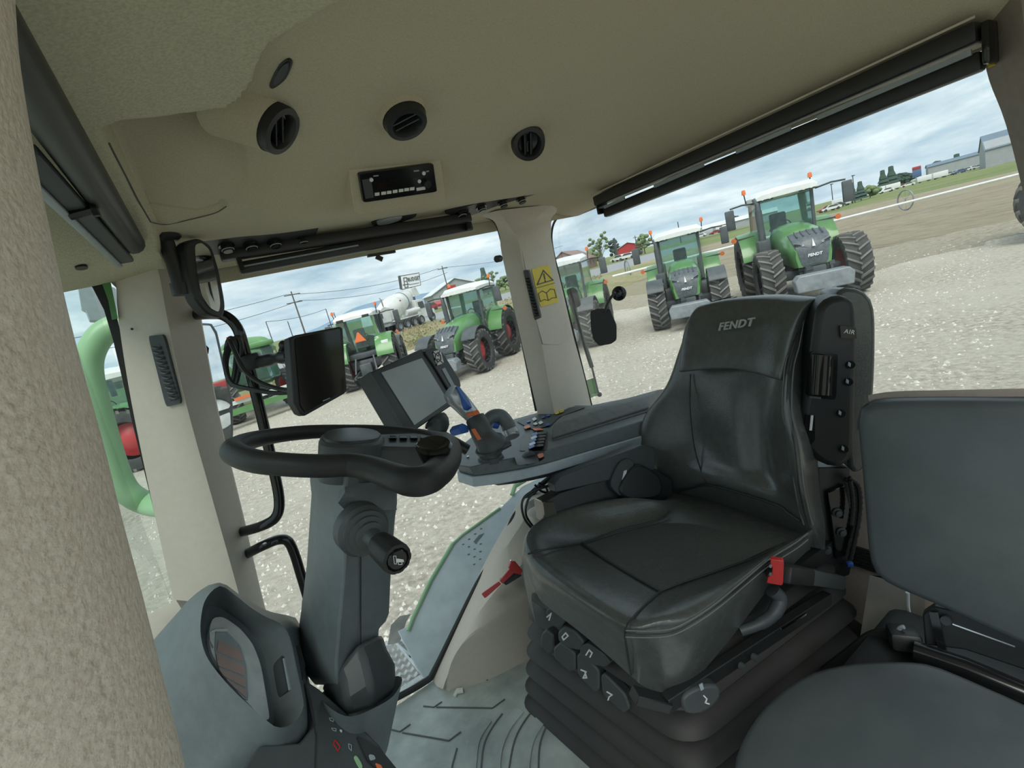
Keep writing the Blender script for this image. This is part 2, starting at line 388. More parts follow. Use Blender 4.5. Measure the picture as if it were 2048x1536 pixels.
rp = rearpillar()
b = MB(); pl = [A(1984, 158, X=XR + .06), A(1996, 150, X=XR + .06), A(2044, 330, X=XR + .06), A(2030, 292, X=XR + .06)]
b.prism(pl, (.02, 0, 0)); b.build('frame_strip', MAT['grey_light'], rp, label='pale edge strip of the rear window frame')
b = MB(); b.prism([A(1968, 112, X=XR - .02), A(1980, 106, X=XR - .02), A(1990, 130, X=XR - .02), A(1976, 136, X=XR - .02)], (.004, 0, 0)); b.build('sticker', MAT['yellow'], rp, label='small yellow sticker')
# near left front pillar with leather grain
rows = [(22, -260), (28, -60), (33, 40), (42, 140), (70, 310), (104, 480), (150, 680), (205, 880), (245, 1040), (285, 1190), (330, 1370), (372, 1540), (420, 1760)]
rings = []
for x, y in crom([(a, b, 0) for a, b in rows], 3) and [(q.x, q.y) for q in crom([(a, b, 0) for a, b in rows], 3)]:
    e = A(x, y, Y=.27)
    rings.append([e + Vector(o) for o in ((0, 0, 0), (.0005, -.012, 0), (-.001, -.026, 0), (-.006, -.045, 0), (-.02, -.066, 0), (-.05, -.085, 0), (-.10, -.09, 0), (-.14, -.06, 0), (-.14, .05, 0), (-.03, .05, 0), (-.008, .03, 0))])
rings = [[V(q.x, q.y, 1.67) for q in rings[0]]] + rings + [[V(q.x, q.y, -.02) for q in rings[-1]]]
b = MB(); b.loft(rings); b.build('trim_4', MAT['leather_beige'], kind='structure', ang=60, label='grained beige left front door pillar close to the camera', cat='pillar')

# ---------------------------------------------------------------- floor and right wall
fl = MB(); fl.box((.45, .70, -.03), (1.95, 1.75, .06), bev=.01)
floor = fl.build('floor', MAT['mat_rubber'], kind='structure', label='worn grey-green rubber floor mat, dusty and scuffed', cat='floor')
def rib(pts, w=.004, h=.003, name='mat_groove', m='mat_dark'):
    b = MB(); P = [A(x, y, Z=.0) for x, y in pts]; rows = []
    for i, p in enumerate(P):
        t = (P[min(i + 1, len(P) - 1)] - P[max(i - 1, 0)]).normalized(); s_ = Vector((-t.y, t.x, 0)) * w / 2
        rows.append([p - s_, p - s_ + Vector((0, 0, h)), p + s_ + Vector((0, 0, h)), p + s_])
    b.loft(rows); b.build(name, MAT[m], floor)
for pts in ([(847, 1413), (868, 1415), (884, 1404)], [(873, 1415), (985, 1417), (1010, 1399)], [(783, 1460), (800, 1464), (821, 1449)], [(805, 1466), (898, 1482), (922, 1464)], [(914, 1497), (905, 1530), (900, 1560)],
            [(q.x, q.y) for q in crom([(1005, 1428, 0), (985, 1455, 0), (968, 1490, 0), (962, 1540, 0), (960, 1580, 0)], 5)],
            [(q.x, q.y) for q in crom([(1090, 1395, 0), (1055, 1435, 0), (1030, 1480, 0), (1018, 1540, 0), (1014, 1590, 0)], 5)],
            [(q.x, q.y) for q in crom([(1120, 1422, 0), (1095, 1450, 0), (1080, 1490, 0), (1077, 1540, 0), (1078, 1600, 0)], 5)],
            [(950, 1343), (975, 1361)], [(1087, 1378), (1105, 1382), (1112, 1379)]):
    rib(pts)
# pale raised swells between the arcs
for pts in ([(1040, 1420), (1010, 1460), (992, 1510), (988, 1580)], [(1082, 1440), (1058, 1480), (1048, 1530), (1046, 1590)], [(975, 1440), (950, 1480), (942, 1530), (940, 1580)]):
    rib([(q.x, q.y) for q in crom([(a, b, 0) for a, b in pts], 5)], .035, .004, 'mat_ridge', 'mat_rubber')
b = MB(); rr = [A(x, y, Z=.003) for x, y in [(907, 1393), (914, 1379), (926, 1378), (927, 1386), (916, 1388), (912, 1394)]]; b.prism(rr, (0, 0, .006)); b.build('paper_scrap', MAT['white_print'], label='small white scrap of paper lying on the rubber mat', cat='litter')
# inner wheel-arch panel with window ledge (beige)
R1 = [(873, 1372), (884, 1345), (905, 1298), (945, 1212), (985, 1130), (1012, 1080), (1036, 1040), (1052, 1008), (1085, 990), (1125, 975)]
R2 = [(890, 1378), (893, 1362), (905, 1320), (930, 1283), (975, 1250), (1030, 1214), (1075, 1193), (1110, 1185), (1150, 1175), (1200, 1165)]
R3 = [(896, 1381), (903, 1380), (925, 1374), (960, 1365), (995, 1350), (1030, 1332), (1060, 1316), (1090, 1300), (1130, 1288), (1190, 1280)]
c1 = crom([A(x, y, Y=1.53) for x, y in R1], 4); c2 = crom([A(x, y, Y=yy) for (x, y), yy in zip(R2, (1.50, 1.48, 1.45, 1.43, 1.41, 1.40, 1.39, 1.39, 1.39, 1.39))], 4); c3 = crom([A(x, y, Z=.002) for x, y in R3], 4)
rows = []
for a, m_, c in zip(c1, c2, c3):
    ou = a + Vector((0, .05, 0)); lo = Vector((a.x, 1.58, -.02))
    rows.append([ou, a, a.lerp(m_, .08) + Vector((0, -.012, .006)), a.lerp(m_, .5) + Vector((0, -.03, .015)), a.lerp(m_, .93) + Vector((0, -.006, .004)), m_, m_.lerp(c, .1), m_.lerp(c, .6), c, c + Vector((0, .0, -.02))])
b = MB(); b.sheet(rows); arch = b.build('wall_right', MAT['beige'], ang=24, kind='structure', label='beige moulded wheel-arch panel low on the right side, carrying the red hammer', cat='wall panel')
b = MB(); b.lathe([(.0, .03), (.030, .032), (.044, .026), (.048, .012), (.048, -.08)], M4((1, 0, 0), (0, 1, 0), (0, 0, 1), A(1082, 1035, Y=1.36)), 24); b.build('cup_socket', MAT['beige'], arch)
# rear wall low panel behind the seats
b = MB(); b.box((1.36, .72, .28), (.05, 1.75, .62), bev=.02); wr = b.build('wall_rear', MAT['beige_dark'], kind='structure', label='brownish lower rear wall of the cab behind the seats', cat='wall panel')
b = MB()
for k in range(6): b.box((1.332, .72, .27 + k * .012), (.008, .6, .006))
b.build('wall_ribs', MAT['black'], wr)
# dash base panel (beige, front right) below the windscreen
b = MB(); b.sheet([[A(292, 1232, Y=1.25), A(352, 1200, Y=1.25), A(520, 1215, Y=1.40)], [A(305, 1300, Y=1.1), A(400, 1280, Y=1.1), A(560, 1330, Y=1.30)], [A(330, 1470, Y=.85), A(430, 1470, Y=.9), A(620, 1500, Y=1.2)], [A(345, 1700, Y=.7), A(430, 1700, Y=.8), A(650, 1700, Y=1.1)]], (0, 0, -.05))
db = b.build('trim_5', MAT['beige'], kind='structure', label='beige panel under the windscreen behind the dark instrument housing', cat='panel')
b = MB(); b.obox(A(352, 1477, Y=.80), A(395, 1474, Y=.84), .004, .004); b.build('panel_gap', MAT['black'], db)
# ---------------------------------------------------------------- gaskets and panes
def gasket(name, pts, r, label, m_='rubber', n=5, flat=1.0, parent=None):
    b = MB(); b.tube(crom(pts, n), r, 8, flat=flat); return b.build(name, MAT[m_], parent, kind=None if parent else 'structure', label=label, cat=None if parent else 'window seal')
def pane(name, poly, vec, label, m_='cab_glass'):
    b = MB(); b.prism(poly, vec); return b.build(name, MAT[m_], kind='structure', label=label, cat='window')
YW = 1.60
rw = [(376, 530), (430, 519), (600, 488), (760, 462), (900, 440), (960, 433), (985, 440), (1000, 480), (1024, 600), (1060, 770), (1098, 950), (1062, 990), (1030, 1030), (1000, 1088), (955, 1165), (905, 1265), (868, 1340), (850, 1362), (790, 1398), (700, 1450), (560, 1500), (535, 1300), (500, 1100), (440, 850)]
w2 = pane('window_2', [A(x, y, Y=YW) for x, y in rw], (0, .006, 0), 'large right side window reaching down to the floor edge')
sealp = [(1104, 952), (1062, 988), (1030, 1031), (1003, 1086), (955, 1168), (905, 1268), (868, 1342), (852, 1362), (790, 1397), (700, 1440)]
gasket('window_seal', [A(x, y, Y=1.57) for x, y in sealp], .011, None, parent=w2)
gasket('window_seal', [A(x, y, Y=1.59) for x, y in [(960, 432), (987, 442), (1002, 480), (1024, 590), (1050, 715), (1072, 822)]], .0045, None, parent=w2)
b = MB(); b.tube([A(x, y, Y=1.585) for x, y in [(1085, 985), (1040, 1045), (1008, 1095), (965, 1175), (915, 1275), (878, 1350), (868, 1370)]], .008, 8); b.build('green_flange', MAT['green_light'], w2, label='thin light green body edge')
lw = [(110, 538), (160, 550), (200, 580), (225, 640), (262, 800), (303, 1000), (345, 1190), (372, 1300), (200, 1350), (60, 900), (20, 540)]
XF = None
wpl = crom([(-.205, 1.475, 0), (-.262, 1.42, 0), (-.288, 1.25, 0), (-.295, .95, 0), (-.285, .65, 0), (-.235, .38, 0), (-.15, .30, 0)], 5)
b = MB(); b.sheet([[V(q.x - .00 + (1.57 - z) * -.06, q.y + (1.57 - z) * .03, z) for q in wpl] for z in (.70, 1.0, 1.3, 1.575)], (-.004, .002, 0)); w1 = b.build('window_1', MAT['tinted_glass'], kind='structure', ang=60, label='curved green-tinted windscreen between the two front pillars', cat='window')
b = MB(); b.sheet([[V(q.x + .01 - .05, q.y, z) for q in wpl] for z in (-.02, .71)], (-.03, 0, 0)); b.build('wall_front', MAT['beige'], kind='structure', label='beige front cab wall under the windscreen', cat='wall panel')
b = MB(); sl = [((112, 536), (150, 540)), ((150, 546), (190, 542)), ((185, 575), (217, 572)), ((208, 620), (230, 618)), ((226, 680), (240, 660)), ((245, 760), (256, 758)), ((262, 835), (273, 832)), ((300, 990), (311, 985)), ((345, 1180), (358, 1180)), ((375, 1310), (388, 1310))]
b.loft([[A(*a, Y=1.46), A(*c, Y=1.46), A(*c, Y=1.49), A(*a, Y=1.49)] for a, c in sl]); b.build('window_seal', MAT['rubber'], w1)
b = MB(); gl = [(158, 541, 176), (195, 548, 214), (205, 570, 222), (216, 600, 228), (224, 640, 236)]
b.loft([[A(x, y, Y=1.455), A(x2, y - 3, Y=1.455), A(x2, y - 3, Y=1.44), A(x, y, Y=1.44)] for x, y, x2 in gl]); b.build('green_frame', MAT['green_paint'], w1, label='green painted frame corner')
# rear window
rr_ = [(1110, 430), (1190, 398), (1560, 235), (1962, 60), (1985, 155), (2050, 400), (2120, 700), (2160, 900), (2200, 1080), (1700, 1140), (1225, 1000), (1182, 810), (1127, 590), (1104, 480)]
w3 = pane('window_3', [A(x, y, X=1.40) for x, y in rr_], (.006, 0, 0), 'wide rear window behind the driver seat')
gasket('window_seal', [A(x, y, X=1.385) for x, y in [(1190, 402), (1140, 418), (1115, 435), (1104, 460), (1106, 500), (1128, 590), (1166, 742), (1200, 880)]], .005, None, parent=w3)
gasket('window_seal', [A(x, y, X=1.385) for x, y in [(1190, 402), (1560, 240), (1960, 62)]], .008, None, parent=w3)
# ================================================================== OUTSIDE GROUND
def gmat(name, c1, c2, c3, s1, s2, bump, bdist, bs, stretch=None, rough=0.95, ang=0.0):
    m = bpy.data.materials.new(name); m.use_nodes = True; nt = m.node_tree; nt.nodes.clear(); n, lk = NT(nt)
    b = n('ShaderNodeBsdfPrincipled', i_Roughness=rough); b.inputs['Specular IOR Level'].default_value = 0.15
    o = n('ShaderNodeOutputMaterial'); lk(b.outputs[0], o.inputs[0])
    tcn = n('ShaderNodeTexCoord'); mp = n('ShaderNodeMapping'); lk(tcn.outputs['Object'], mp.inputs[0]); mp.inputs['Rotation'].default_value = (0, 0, ang)
    if stretch: mp.inputs['Scale'].default_value = stretch
    a = n('ShaderNodeTexNoise', i_Scale=s1, i_Detail=10.0, i_Roughness=0.62); lk(mp.outputs[0], a.inputs['Vector'])
    d = n('ShaderNodeTexNoise', i_Scale=s2, i_Detail=10.0, i_Roughness=0.7); lk(mp.outputs[0], d.inputs['Vector'])
    r1 = n('ShaderNodeValToRGB'); ramp(r1, [(0.38, c1), (0.62, c2)]); lk(d.outputs[0], r1.inputs[0])
    mi = n('ShaderNodeMix', data_type='RGBA'); r2 = n('ShaderNodeValToRGB'); ramp(r2, [(0.42, (0, 0, 0)), (0.66, (1, 1, 1))]); lk(a.outputs[0], r2.inputs[0])
    lk(r2.outputs[0], mi.inputs['Factor']); lk(r1.outputs[0], mi.inputs[6]); mi.inputs[7].default_value = (*c3, 1); lk(mi.outputs[2], b.inputs['Base Color'])
    t = n('ShaderNodeTexNoise', i_Scale=bs, i_Detail=8.0, i_Roughness=0.75); lk(mp.outputs[0], t.inputs['Vector'])
    bp = n('ShaderNodeBump', i_Strength=bump, i_Distance=bdist); lk(t.outputs[0], bp.inputs['Height']); lk(bp.outputs[0], b.inputs['Normal'])
    MAT[name] = m
gmat('gravel', (0.42, 0.38, 0.305), (0.76, 0.71, 0.605), (0.66, 0.615, 0.52), 0.35, 9.0, 0.9, 0.09, 11.0)
gmat('field', (0.23, 0.195, 0.14), (0.44, 0.38, 0.285), (0.37, 0.33, 0.23), 0.12, 2.2, 1.0, 0.25, 1.6, (1, .35, 1), ang=math.radians(-25))
gmat('dry_grass', (0.42, 0.37, 0.21), (0.62, 0.54, 0.35), (0.36, 0.38, 0.18), 0.12, 2.5, 1.0, 0.4, 2.0)
gmat('green_grass', (0.14, 0.20, 0.07), (0.24, 0.29, 0.12), (0.28, 0.28, 0.15), 0.06, 1.2, 1.0, 0.3, 1.2)
gmat('asphalt', (0.28, 0.29, 0.30), (0.36, 0.37, 0.38), (0.32, 0.33, 0.34), 0.2, 3.0, 0.3, 0.05, 6.0)
def zone(name, poly, z, m_, label, cat, th=.3):
    b = MB(); b.prism([(x, y, G + z) for x, y in poly], (0, 0, -th)); return b.build(name, MAT[m_], kind='structure', label=label, cat=cat)
zone('land', [(-900, -900), (2200, -900), (2200, 2200), (-900, 2200)], -.10, 'green_grass', 'flat green and tan farmland stretching to the horizon', 'ground')
def bank(name, poly, z, m_, label, cat):
    return zone(name, poly, z, m_, label, cat)
rj = random.Random(3)
def jit(pts, amp, n=9):
    out = []
    for a, c in zip(pts, pts[1:]):
        for k in range(n):
            t = k / n; out.append((a[0] + (c[0] - a[0]) * t + rj.uniform(-amp, amp), a[1] + (c[1] - a[1]) * t + rj.uniform(-amp, amp)))
    return out + [pts[-1]]
zone('gravel_yard', [(-60, -50), (14, -50)] + jit([(20, -10), (27, 6.0), (19.5, 9), (17.8, 13), (19, 20), (14, 30), (7, 38)], .55) + [(-60, 46)], .0, 'gravel', 'pale coarse gravel yard around the parked tractors', 'ground')
gmat('dirt', (0.31, 0.27, 0.20), (0.60, 0.54, 0.43), (0.48, 0.43, 0.34), 0.3, 5.0, 1.0, 0.14, 5.0)
zone('dirt_margin', [(12, -40)] + jit([(26, -12), (37, 4.5), (28, 13), (25, 22), (19, 33), (10, 38)], 1.2) + [(5, 30)], -.015, 'dirt', 'brown stony margin between the gravel yard and the field', 'ground')
zone("field", [(10, -60), (125, -60), (126, 28), (128, 58), (85, 85), (30, 38), (10, 20)], -.03, "field", "ploughed brown field on the right beyond the tractors", "ground")
# ================================================================== ROOF FITTINGS
class PL:
    """a flat face of the place: maps photo pixels to points on it"""
    def __init__(s, p, q, r):
        s.o = Vector(p); s.n = (Vector(q) - s.o).cross(Vector(r) - s.o).normalized()
        if s.n.dot(EYE - s.o) < 0: s.n = -s.n
    def __call__(s, x, y, h=0.0): return APL(x, y, s.o + s.n * h, s.n)
    def poly(s, pts, h=0.0): return [s(x, y, h) for x, y in pts]
    def slab(s, pts, h0, h1, b=None):
        b = b or MB(); a = s.poly(pts, h1); b.loft([[p - s.n * (h1 - h0) for p in a], a]); return b
    def axes(s, x0, y0, x1, y1):
        u = (s(x1, y1) - s(x0, y0)).normalized(); return u, s.n.cross(u), s.n
def PN(o, nrm):
    o = Vector(o); nrm = Vector(nrm).normalized(); x, y, z = frame(nrm); return PL(o, o + x, o + y)
def rrect(w, h, r, n=4):
    out = []
    for cx, cy, a0 in ((w / 2 - r, h / 2 - r, 0), (-w / 2 + r, h / 2 - r, 90), (-w / 2 + r, -h / 2 + r, 180), (w / 2 - r, -h / 2 + r, 270)):
        for k in range(n + 1):
            a = math.radians(a0 + 90 * k / n); out.append((cx + r * math.cos(a), cy + r * math.sin(a)))
    return out
def roundpoly(pts, f=.25, n=3):
    out = []; N = len(pts)
    for i in range(N):
        a, b, c = Vector((*pts[i - 1], 0)), Vector((*pts[i], 0)), Vector((*pts[(i + 1) % N], 0))
        p, q = b.lerp(a, f), b.lerp(c, f)
        for k in range(n + 1):
            t = k / n; v = p.lerp(b, t).lerp(b.lerp(q, t), t); out.append((v.x, v.y))
    return out
def tri_area(ps): return ps
def perp(d, v): return (d - v * d.dot(v)).normalized()
# -- round air vents
def vent(px, py, r, label, face, slat_ang=0.0, lift=.03):
    p, nr = ceil_hit(px, py); k, ix, iy = face; v = (p - EYE).normalized()
    nr = (-v * k + perp(CR * ix - CU * iy, v) * math.sqrt(1 - k * k)).normalized()
    cn = nr; p = p + (EYE - p).normalized() * lift; x, y, z = frame(nr, (0, 1, 0)); T = M4(x, y, z, p)
    t = thing('air_vent', p, label=label, cat='air vent', group='round roof air vents')
    b = MB(); b.lathe([(r * 1.04, -.004), (r * 1.12, -.014), (r * 1.35, -.045), (r * 1.7, -.09)], T, 28); b.build('socket', MAT['liner'], t)
    b = MB(); b.lathe([(r * 1.0, -.012), (r * 1.02, -.004), (r * .95, .010), (r * .72, .011), (r * .62, .004), (r * .60, -.006)], T, 28); b.build('bezel', MAT['black'], t)
    b = MB(); b.lathe([(r * .66, -.008), (.0001, -.010)], T, 20); b.build('duct', MAT['black_gloss'], t)
    for k in (-.5, .5):
        b = MB(); w = math.sqrt(max(.05, 1 - (k * .36 / .62) ** 2)) * r * .62; c, s_ = math.cos(slat_ang), math.sin(slat_ang)
        R = Matrix.Rotation(slat_ang, 4, 'Z') @ Matrix.Translation((0, k * r * .36, .0)) @ Matrix.Rotation(.5, 4, 'X')
        b.box((0, 0, 0), (w * 2, .002, .014), T @ R); b.build('slat', MAT['grey_dark'], t)
    return t
vent(556, 257, .042, 'round black roof air vent seen most edge-on, nearest the storage panel', (.52, .82, .57), 1.2, .045)
vent(811, 242, .040, 'round black roof air vent above the radio', (.62, .40, .91), .6, .042)
vent(1057, 286, .040, 'round black roof air vent furthest right, facing the camera', (.92, .5, .86), 2.2, .045)
p, nr = ceil_hit(560, 150); nr = (nr + Vector((-.5, -.1, .1))).normalized(); x, y, z = frame(nr, (0, 1, 0))
t = thing('speaker_grille', p, label='small oblong black grille in the roof above the air vents', cat='grille')
pl = PN(p, nr); o1 = roundpoly([(536, 172), (556, 128), (577, 117), (584, 132), (572, 160), (545, 180)], .4)
pl.slab(o1, -.01, .005).build('bezel', MAT['black'], t); pl.slab(roundpoly([(545, 168), (559, 137), (575, 125), (578, 134), (566, 158), (550, 172)], .4), .004, .008).build('insert', MAT['grey_dark'], t)
# -- radio
p0 = A(797, 368, Y=1.085); pr_ = PN(p0, (0, -.80, -.60))
ra = thing('radio', p0, label='black car radio with white buttons set in the roof console', cat='radio')
pr_.slab(roundpoly([(696, 331), (880, 309), (893, 404), (709, 431)], .10), -.09, .004).build('bezel', MAT['liner'], ra, bevel=.002)
rb = pr_.slab(roundpoly([(717, 347), (867, 327), (875, 384), (727, 406)], .06), .0, .012).build('face', MAT['black_gloss'], ra, bevel=.0015)
pr_.slab([(754, 366), (838, 354), (845, 374), (762, 386)], .012, .013).build('display', MAT['screen_dark'], rb)
pr_.slab([(724, 360), (742, 357), (748, 395), (731, 398)], .012, .0135).build('side_keys', MAT['grey_dark'], rb)
for x in (755, 768, 779, 791, 803, 814, 825): pr_.slab([(x - 5, 386 - (x - 755) * .155), (x + 4, 385 - (x - 755) * .155), (x + 4, 391 - (x - 755) * .155), (x - 5, 392 - (x - 755) * .155)], .012, .014).build('button', MAT['white_print'], rb)
pr_.slab([(833, 376), (850, 373), (851, 379), (834, 382)], .012, .014).build('button', MAT['white_print'], rb)
for x, y in ((742, 359), (847, 346), (838, 362)):
    b = MB(); c = pr_(x, y, .012); b.cyl(c, c + pr_.n * .003, .0042, n=12); b.build('button', MAT['white_print'], rb)
for x, y, w in ((752, 351, 10), (833, 341, 11), (855, 342, 6)): pr_.slab([(x - w / 2, y), (x + w / 2, y - 1), (x + w / 2, y + 1.6), (x - w / 2, y + 2.6)], .012, .0126).build('print', MAT['grey_light'], rb)
b = MB(); c = pr_(852, 366, .012); b.cyl(c, c + pr_.n * .010, .009, n=18); b.build('knob', MAT['black'], rb)
# -- rotary switch strips either side of the dome light
def strip(outline, knobs, label, Z0):
    c0_, n0_ = ceil_hit(sum(x for x, y in outline) / len(outline), sum(y for x, y in outline) / len(outline)); pl = PN(c0_ + n0_ * .008, (n0_ + V(0, -.15, 0)))
    t = thing('switch_strip', pl.o, label=label, cat='switch panel')
    pl.slab(roundpoly(outline, .2), -.02, .004).build('plate', MAT['black'], t)
    for x, y in knobs:
        b = MB(); c = pl(x, y, .003); b.cyl(c, c + pl.n * .004, .019, n=18); b.cyl(c, c + pl.n * .018, .014, .012, n=14); b.build('knob', MAT['black_gloss'], t)
        b = MB(); b.lathe([(.0132, .012), (.0150, .0135), (.0132, .015)], M4(*frame(pl.n), c), 18); b.build('knob_ring', MAT['grey_light'], t)
strip([(372, 490), (470, 468), (638, 453), (632, 470), (560, 492), (430, 512)], [(452, 490), (500, 487), (548, 482), (604, 478)], 'black strip of rotary light switches above the front end of the side blind', 1.565)
strip([(885, 428), (970, 402), (1095, 371), (1080, 386), (1000, 410), (935, 434)], [(922, 424), (962, 413), (1005, 404), (1042, 396)], 'black strip of rotary light switches above the rear right pillar', 1.565)
dh, dn = ceil_hit(787, 440); dl = PN(dh + dn * .006, dn + V(0, -.2, 0)); t = thing('dome_light', dl.o, label='oblong cab ceiling lamp with a clear ribbed lens, below the radio', cat='lamp')
dl.slab(roundpoly([(742, 446), (770, 433), (834, 423), (832, 434), (800, 446), (748, 453)], .3), -.01, .004).build('housing', MAT['black'], t)
dl.slab(roundpoly([(753, 446), (775, 436), (806, 432), (800, 441), (775, 449), (757, 451)], .3), .003, .010).build('lens', MAT['silver'], t)
# -- roller blinds
def blind(name, pts, label, ax):
    t = thing(name, pts[0][0], label=label, cat='roller blind')
    for nm, (a, b_), w, h, m_ in ax:
        b = MB(); b.obox(a, b_, w, h, bev=.006); b.build(nm, MAT[m_], t)
    return t
a0, a1 = A(440, 512, Y=1.47), A(938, 436, Y=1.47)
b0, b1 = A(478, 538, Y=1.49), A(942, 452, Y=1.49)
t = blind('roller_blind', [(b0,)], 'black roller blind at the top of the right side window', [('cassette', (a0, a1), .045, .03, 'black'), ('bottom_bar', (b0, b1), .03, .033, 'black')])
b = MB(); b.obox(b0 + V(0, -.018, .002), b0.lerp(b1, .45) + V(0, -.018, .002), .003, .004); b.build('edge', MAT['grey_light'], t)
for f in (.03, .97): b = MB(); b.box(tuple(a0.lerp(a1, f).lerp(b0.lerp(b1, f), .5)), (.012, .05, .05)); b.build('bracket', MAT['black_gloss'], t)
b = MB(); b.obox(A(735, 512, Y=1.50), A(790, 503, Y=1.50), .012, .008); b.obox(A(752, 513, Y=1.50), A(765, 519, Y=1.50), .006, .014); b.build('pull_tab', MAT['black'], t)
c0, c1 = A(1196, 402, X=1.30), A(1962, 62, X=1.30)
d0, d1 = A(1212, 425, X=1.31), A(1968, 120, X=1.31)
t = blind('roller_blind', [(d0,)], 'long black roller blind across the top of the rear window', [('cassette', (c0, c1), .05, .035, 'black'), ('bottom_bar', (d0, d1), .032, .034, 'black')])
for f0, f1 in ((.02, .12), (.25, .43), (.53, .67), (.73, .99)):
    b = MB(); q = d0.lerp(d1, f0) + V(-.022, 0, .016), d0.lerp(d1, f1) + V(-.022, 0, .018); b.obox(*q, .006, .010); b.build('rail_grey_strip', MAT['grey_light'], t, label='pale grey section of the rail')  # pale grey strips set along the bottom bar
b = MB(); b.obox(c0 + V(-.028, 0, .022), c1 + V(-.028, 0, .022), .003, .004); b.build('edge', MAT['beige'], t)
b = MB(); b.box(tuple(c1.lerp(d1, .5) + V(0, -.01, 0)), (.05, .012, .07), bev=.004); b.build('bracket', MAT['black_gloss'], t); b = MB(); b.box(tuple(c0.lerp(d0, .5)), (.05, .012, .05), bev=.004); b.build('bracket', MAT['black_gloss'], t)
e0, e1 = A(-60, -8, Z=1.560), A(264, 486, Z=1.545)
f0, f1 = A(40, 300, Z=1.545), A(250, 520, Z=1.525)
t = thing('roller_blind', e0, label='black roller blind over the windscreen, at the upper left', cat='roller blind')
b = MB(); b.tube([e0, e1], .021, 14); b.build('roller', MAT['black'], t)
b = MB(); b.obox(f0, f1, .028, .014, bev=.004); b.build('bottom_bar', MAT['grey_dark'], t)
b = MB(); b.obox(f0 + V(-.012, 0, -.010), f1 + V(-.012, 0, -.010), .010, .006, bev=.002); b.build('edge', MAT['grey_light'], t)
b = MB(); q = A(190, 418, Z=1.53); b.cyl(q, q + V(-.03, .004, -.004), .006, n=8); b.cyl(q + V(.003, 0, 0), q + V(-.004, 0, 0), .010, n=10); b.build('knob', MAT['black_gloss'], t)
b = MB(); q = ceil_hit(162, 532)[0]; b.cyl(q + V(0, 0, .004), q + V(0, -.002, -.005), .010, n=12); b.build('ceiling_plug', MAT['black'], ceil_o)
# -- interior mirror
mq = ceil_hit(330, 474)[0]; MY = mq.y
mp_ = PN(A(410, 558, Y=MY + .02), (.80, -.60, -.07))
t = thing('rear_view_mirror', mq, label='black framed interior mirror hanging from an arm by the front pillar', cat='mirror')
mo = roundpoly([(369, 486), (397, 475), (424, 492), (440, 545), (452, 612), (446, 637), (415, 628), (390, 598), (377, 545)], .30, 3)
b = mp_.slab(mo, -.022, .004); b.build('housing', MAT['black'], t, bevel=.004)
mi_ = roundpoly([(389, 490), (403, 485), (420, 500), (431, 545), (441, 605), (438, 625), (420, 616), (403, 590), (394, 545)], .3, 3)
mp_.slab(mi_, .003, .006).build('mirror_glass', MAT['mirror'], t)
b = MB(); b.tube(crom([mq + V(0, 0, .01), A(338, 500, Y=MY), A(350, 535, Y=MY), A(362, 578, Y=MY)], 5), .015, 12); b.cyl(A(360, 566, Y=MY), A(366, 590, Y=MY), .020, n=14); b.cyl(A(364, 578, Y=MY), A(392, 574, Y=MY + .02), .010, n=10); b.build('arm', MAT['black'], t)
b = MB(); b.lathe([(.030, -.012), (.030, .004), (.022, .010), (.0001, .012)], M4(*frame(V(0, 0, -1)), mq), 16); b.build('foot', MAT['black'], t)
# -- slotted vents in the pillars
def slotvent(pl, outline, s0, s1, n, w, label):
    t = thing('pillar_vent', pl(*outline[0]), label=label, cat='air vent')
    pl.slab(roundpoly(outline, .12), -.01, .003).build('frame', MAT['grey_dark'], t)
    ix, iy = Vector((*s0, 0)), Vector((*s1, 0)); d = (iy - ix).normalized(); e = Vector((-d.y, d.x, 0)) * w
    pl.slab([(ix + e).to_2d(), (iy + e).to_2d(), (iy - e).to_2d(), (ix - e).to_2d()], .002, .0035).build('slot', MAT['black_gloss'], t)
    for k in range(n):
        c = ix.lerp(iy, (k + .5) / n); b = MB(); p_, q_ = c + e * .95 - d * (2.5 * w / 8), c - e * .95 + d * (2.5 * w / 8)
        b.tube(crom([pl(p_.x, p_.y, .004), pl(c.x + d.x * w * .3, c.y + d.y * w * .3, .009), pl(q_.x, q_.y, .004)], 3), .003 * w / 8, 6); b.build('slat', MAT['grey_dark'], t)
pp = PL(A(262, 800, Y=1.45), A(370, 800, Y=1.40), A(425, 1000, Y=1.40)); pp.o = pp.o + pp.n * .004
slotvent(pp, [(296, 672), (326, 669), (362, 807), (332, 814)], (311, 690), (349, 800), 11, 8.5, 'dark slotted air vent in the front right pillar')
pq = PL(A(1024, 600, Y=1.57), A(1065, 610, Y=1.50), A(1085, 690, Y=1.50)); pq.o = pq.o + pq.n * .004
slotvent(pq, [(1046, 541), (1057, 540), (1081, 636), (1069, 641)], (1054, 556), (1074, 632), 12, 4.0, 'narrow dark slotted air vent in the rear right pillar')
ps = PL(A(1065, 610, Y=1.50), A(1127, 590, Y=1.62), A(1085, 690, Y=1.50)); ps.o = ps.o + ps.n * .003
t = thing('warning_sticker', ps(1090, 575), label='yellow warning sticker with triangle and open book on the rear right pillar', cat='sticker')
ps.slab(roundpoly([(1063, 538), (1098, 529), (1118, 604), (1081, 614)], .08), 0, .001).build('sheet', MAT['yellow'], t)
def line2(pl, pts, w, h, name, m_, par, closed=True):
    b = MB(); P = [Vector((*p, 0)) for p in pts]
    for a, c in zip(P, P[1:] + (P[:1] if closed else [])):
        d = (c - a).normalized(); e = Vector((-d.y, d.x, 0)) * w / 2; a2 = a - d * w / 2; c2 = c + d * w / 2
        pl.slab([(a2 + e).to_2d(), (c2 + e).to_2d(), (c2 - e).to_2d(), (a2 - e).to_2d()], h * .5, h, b)
    return b.build(name, MAT[m_], par)
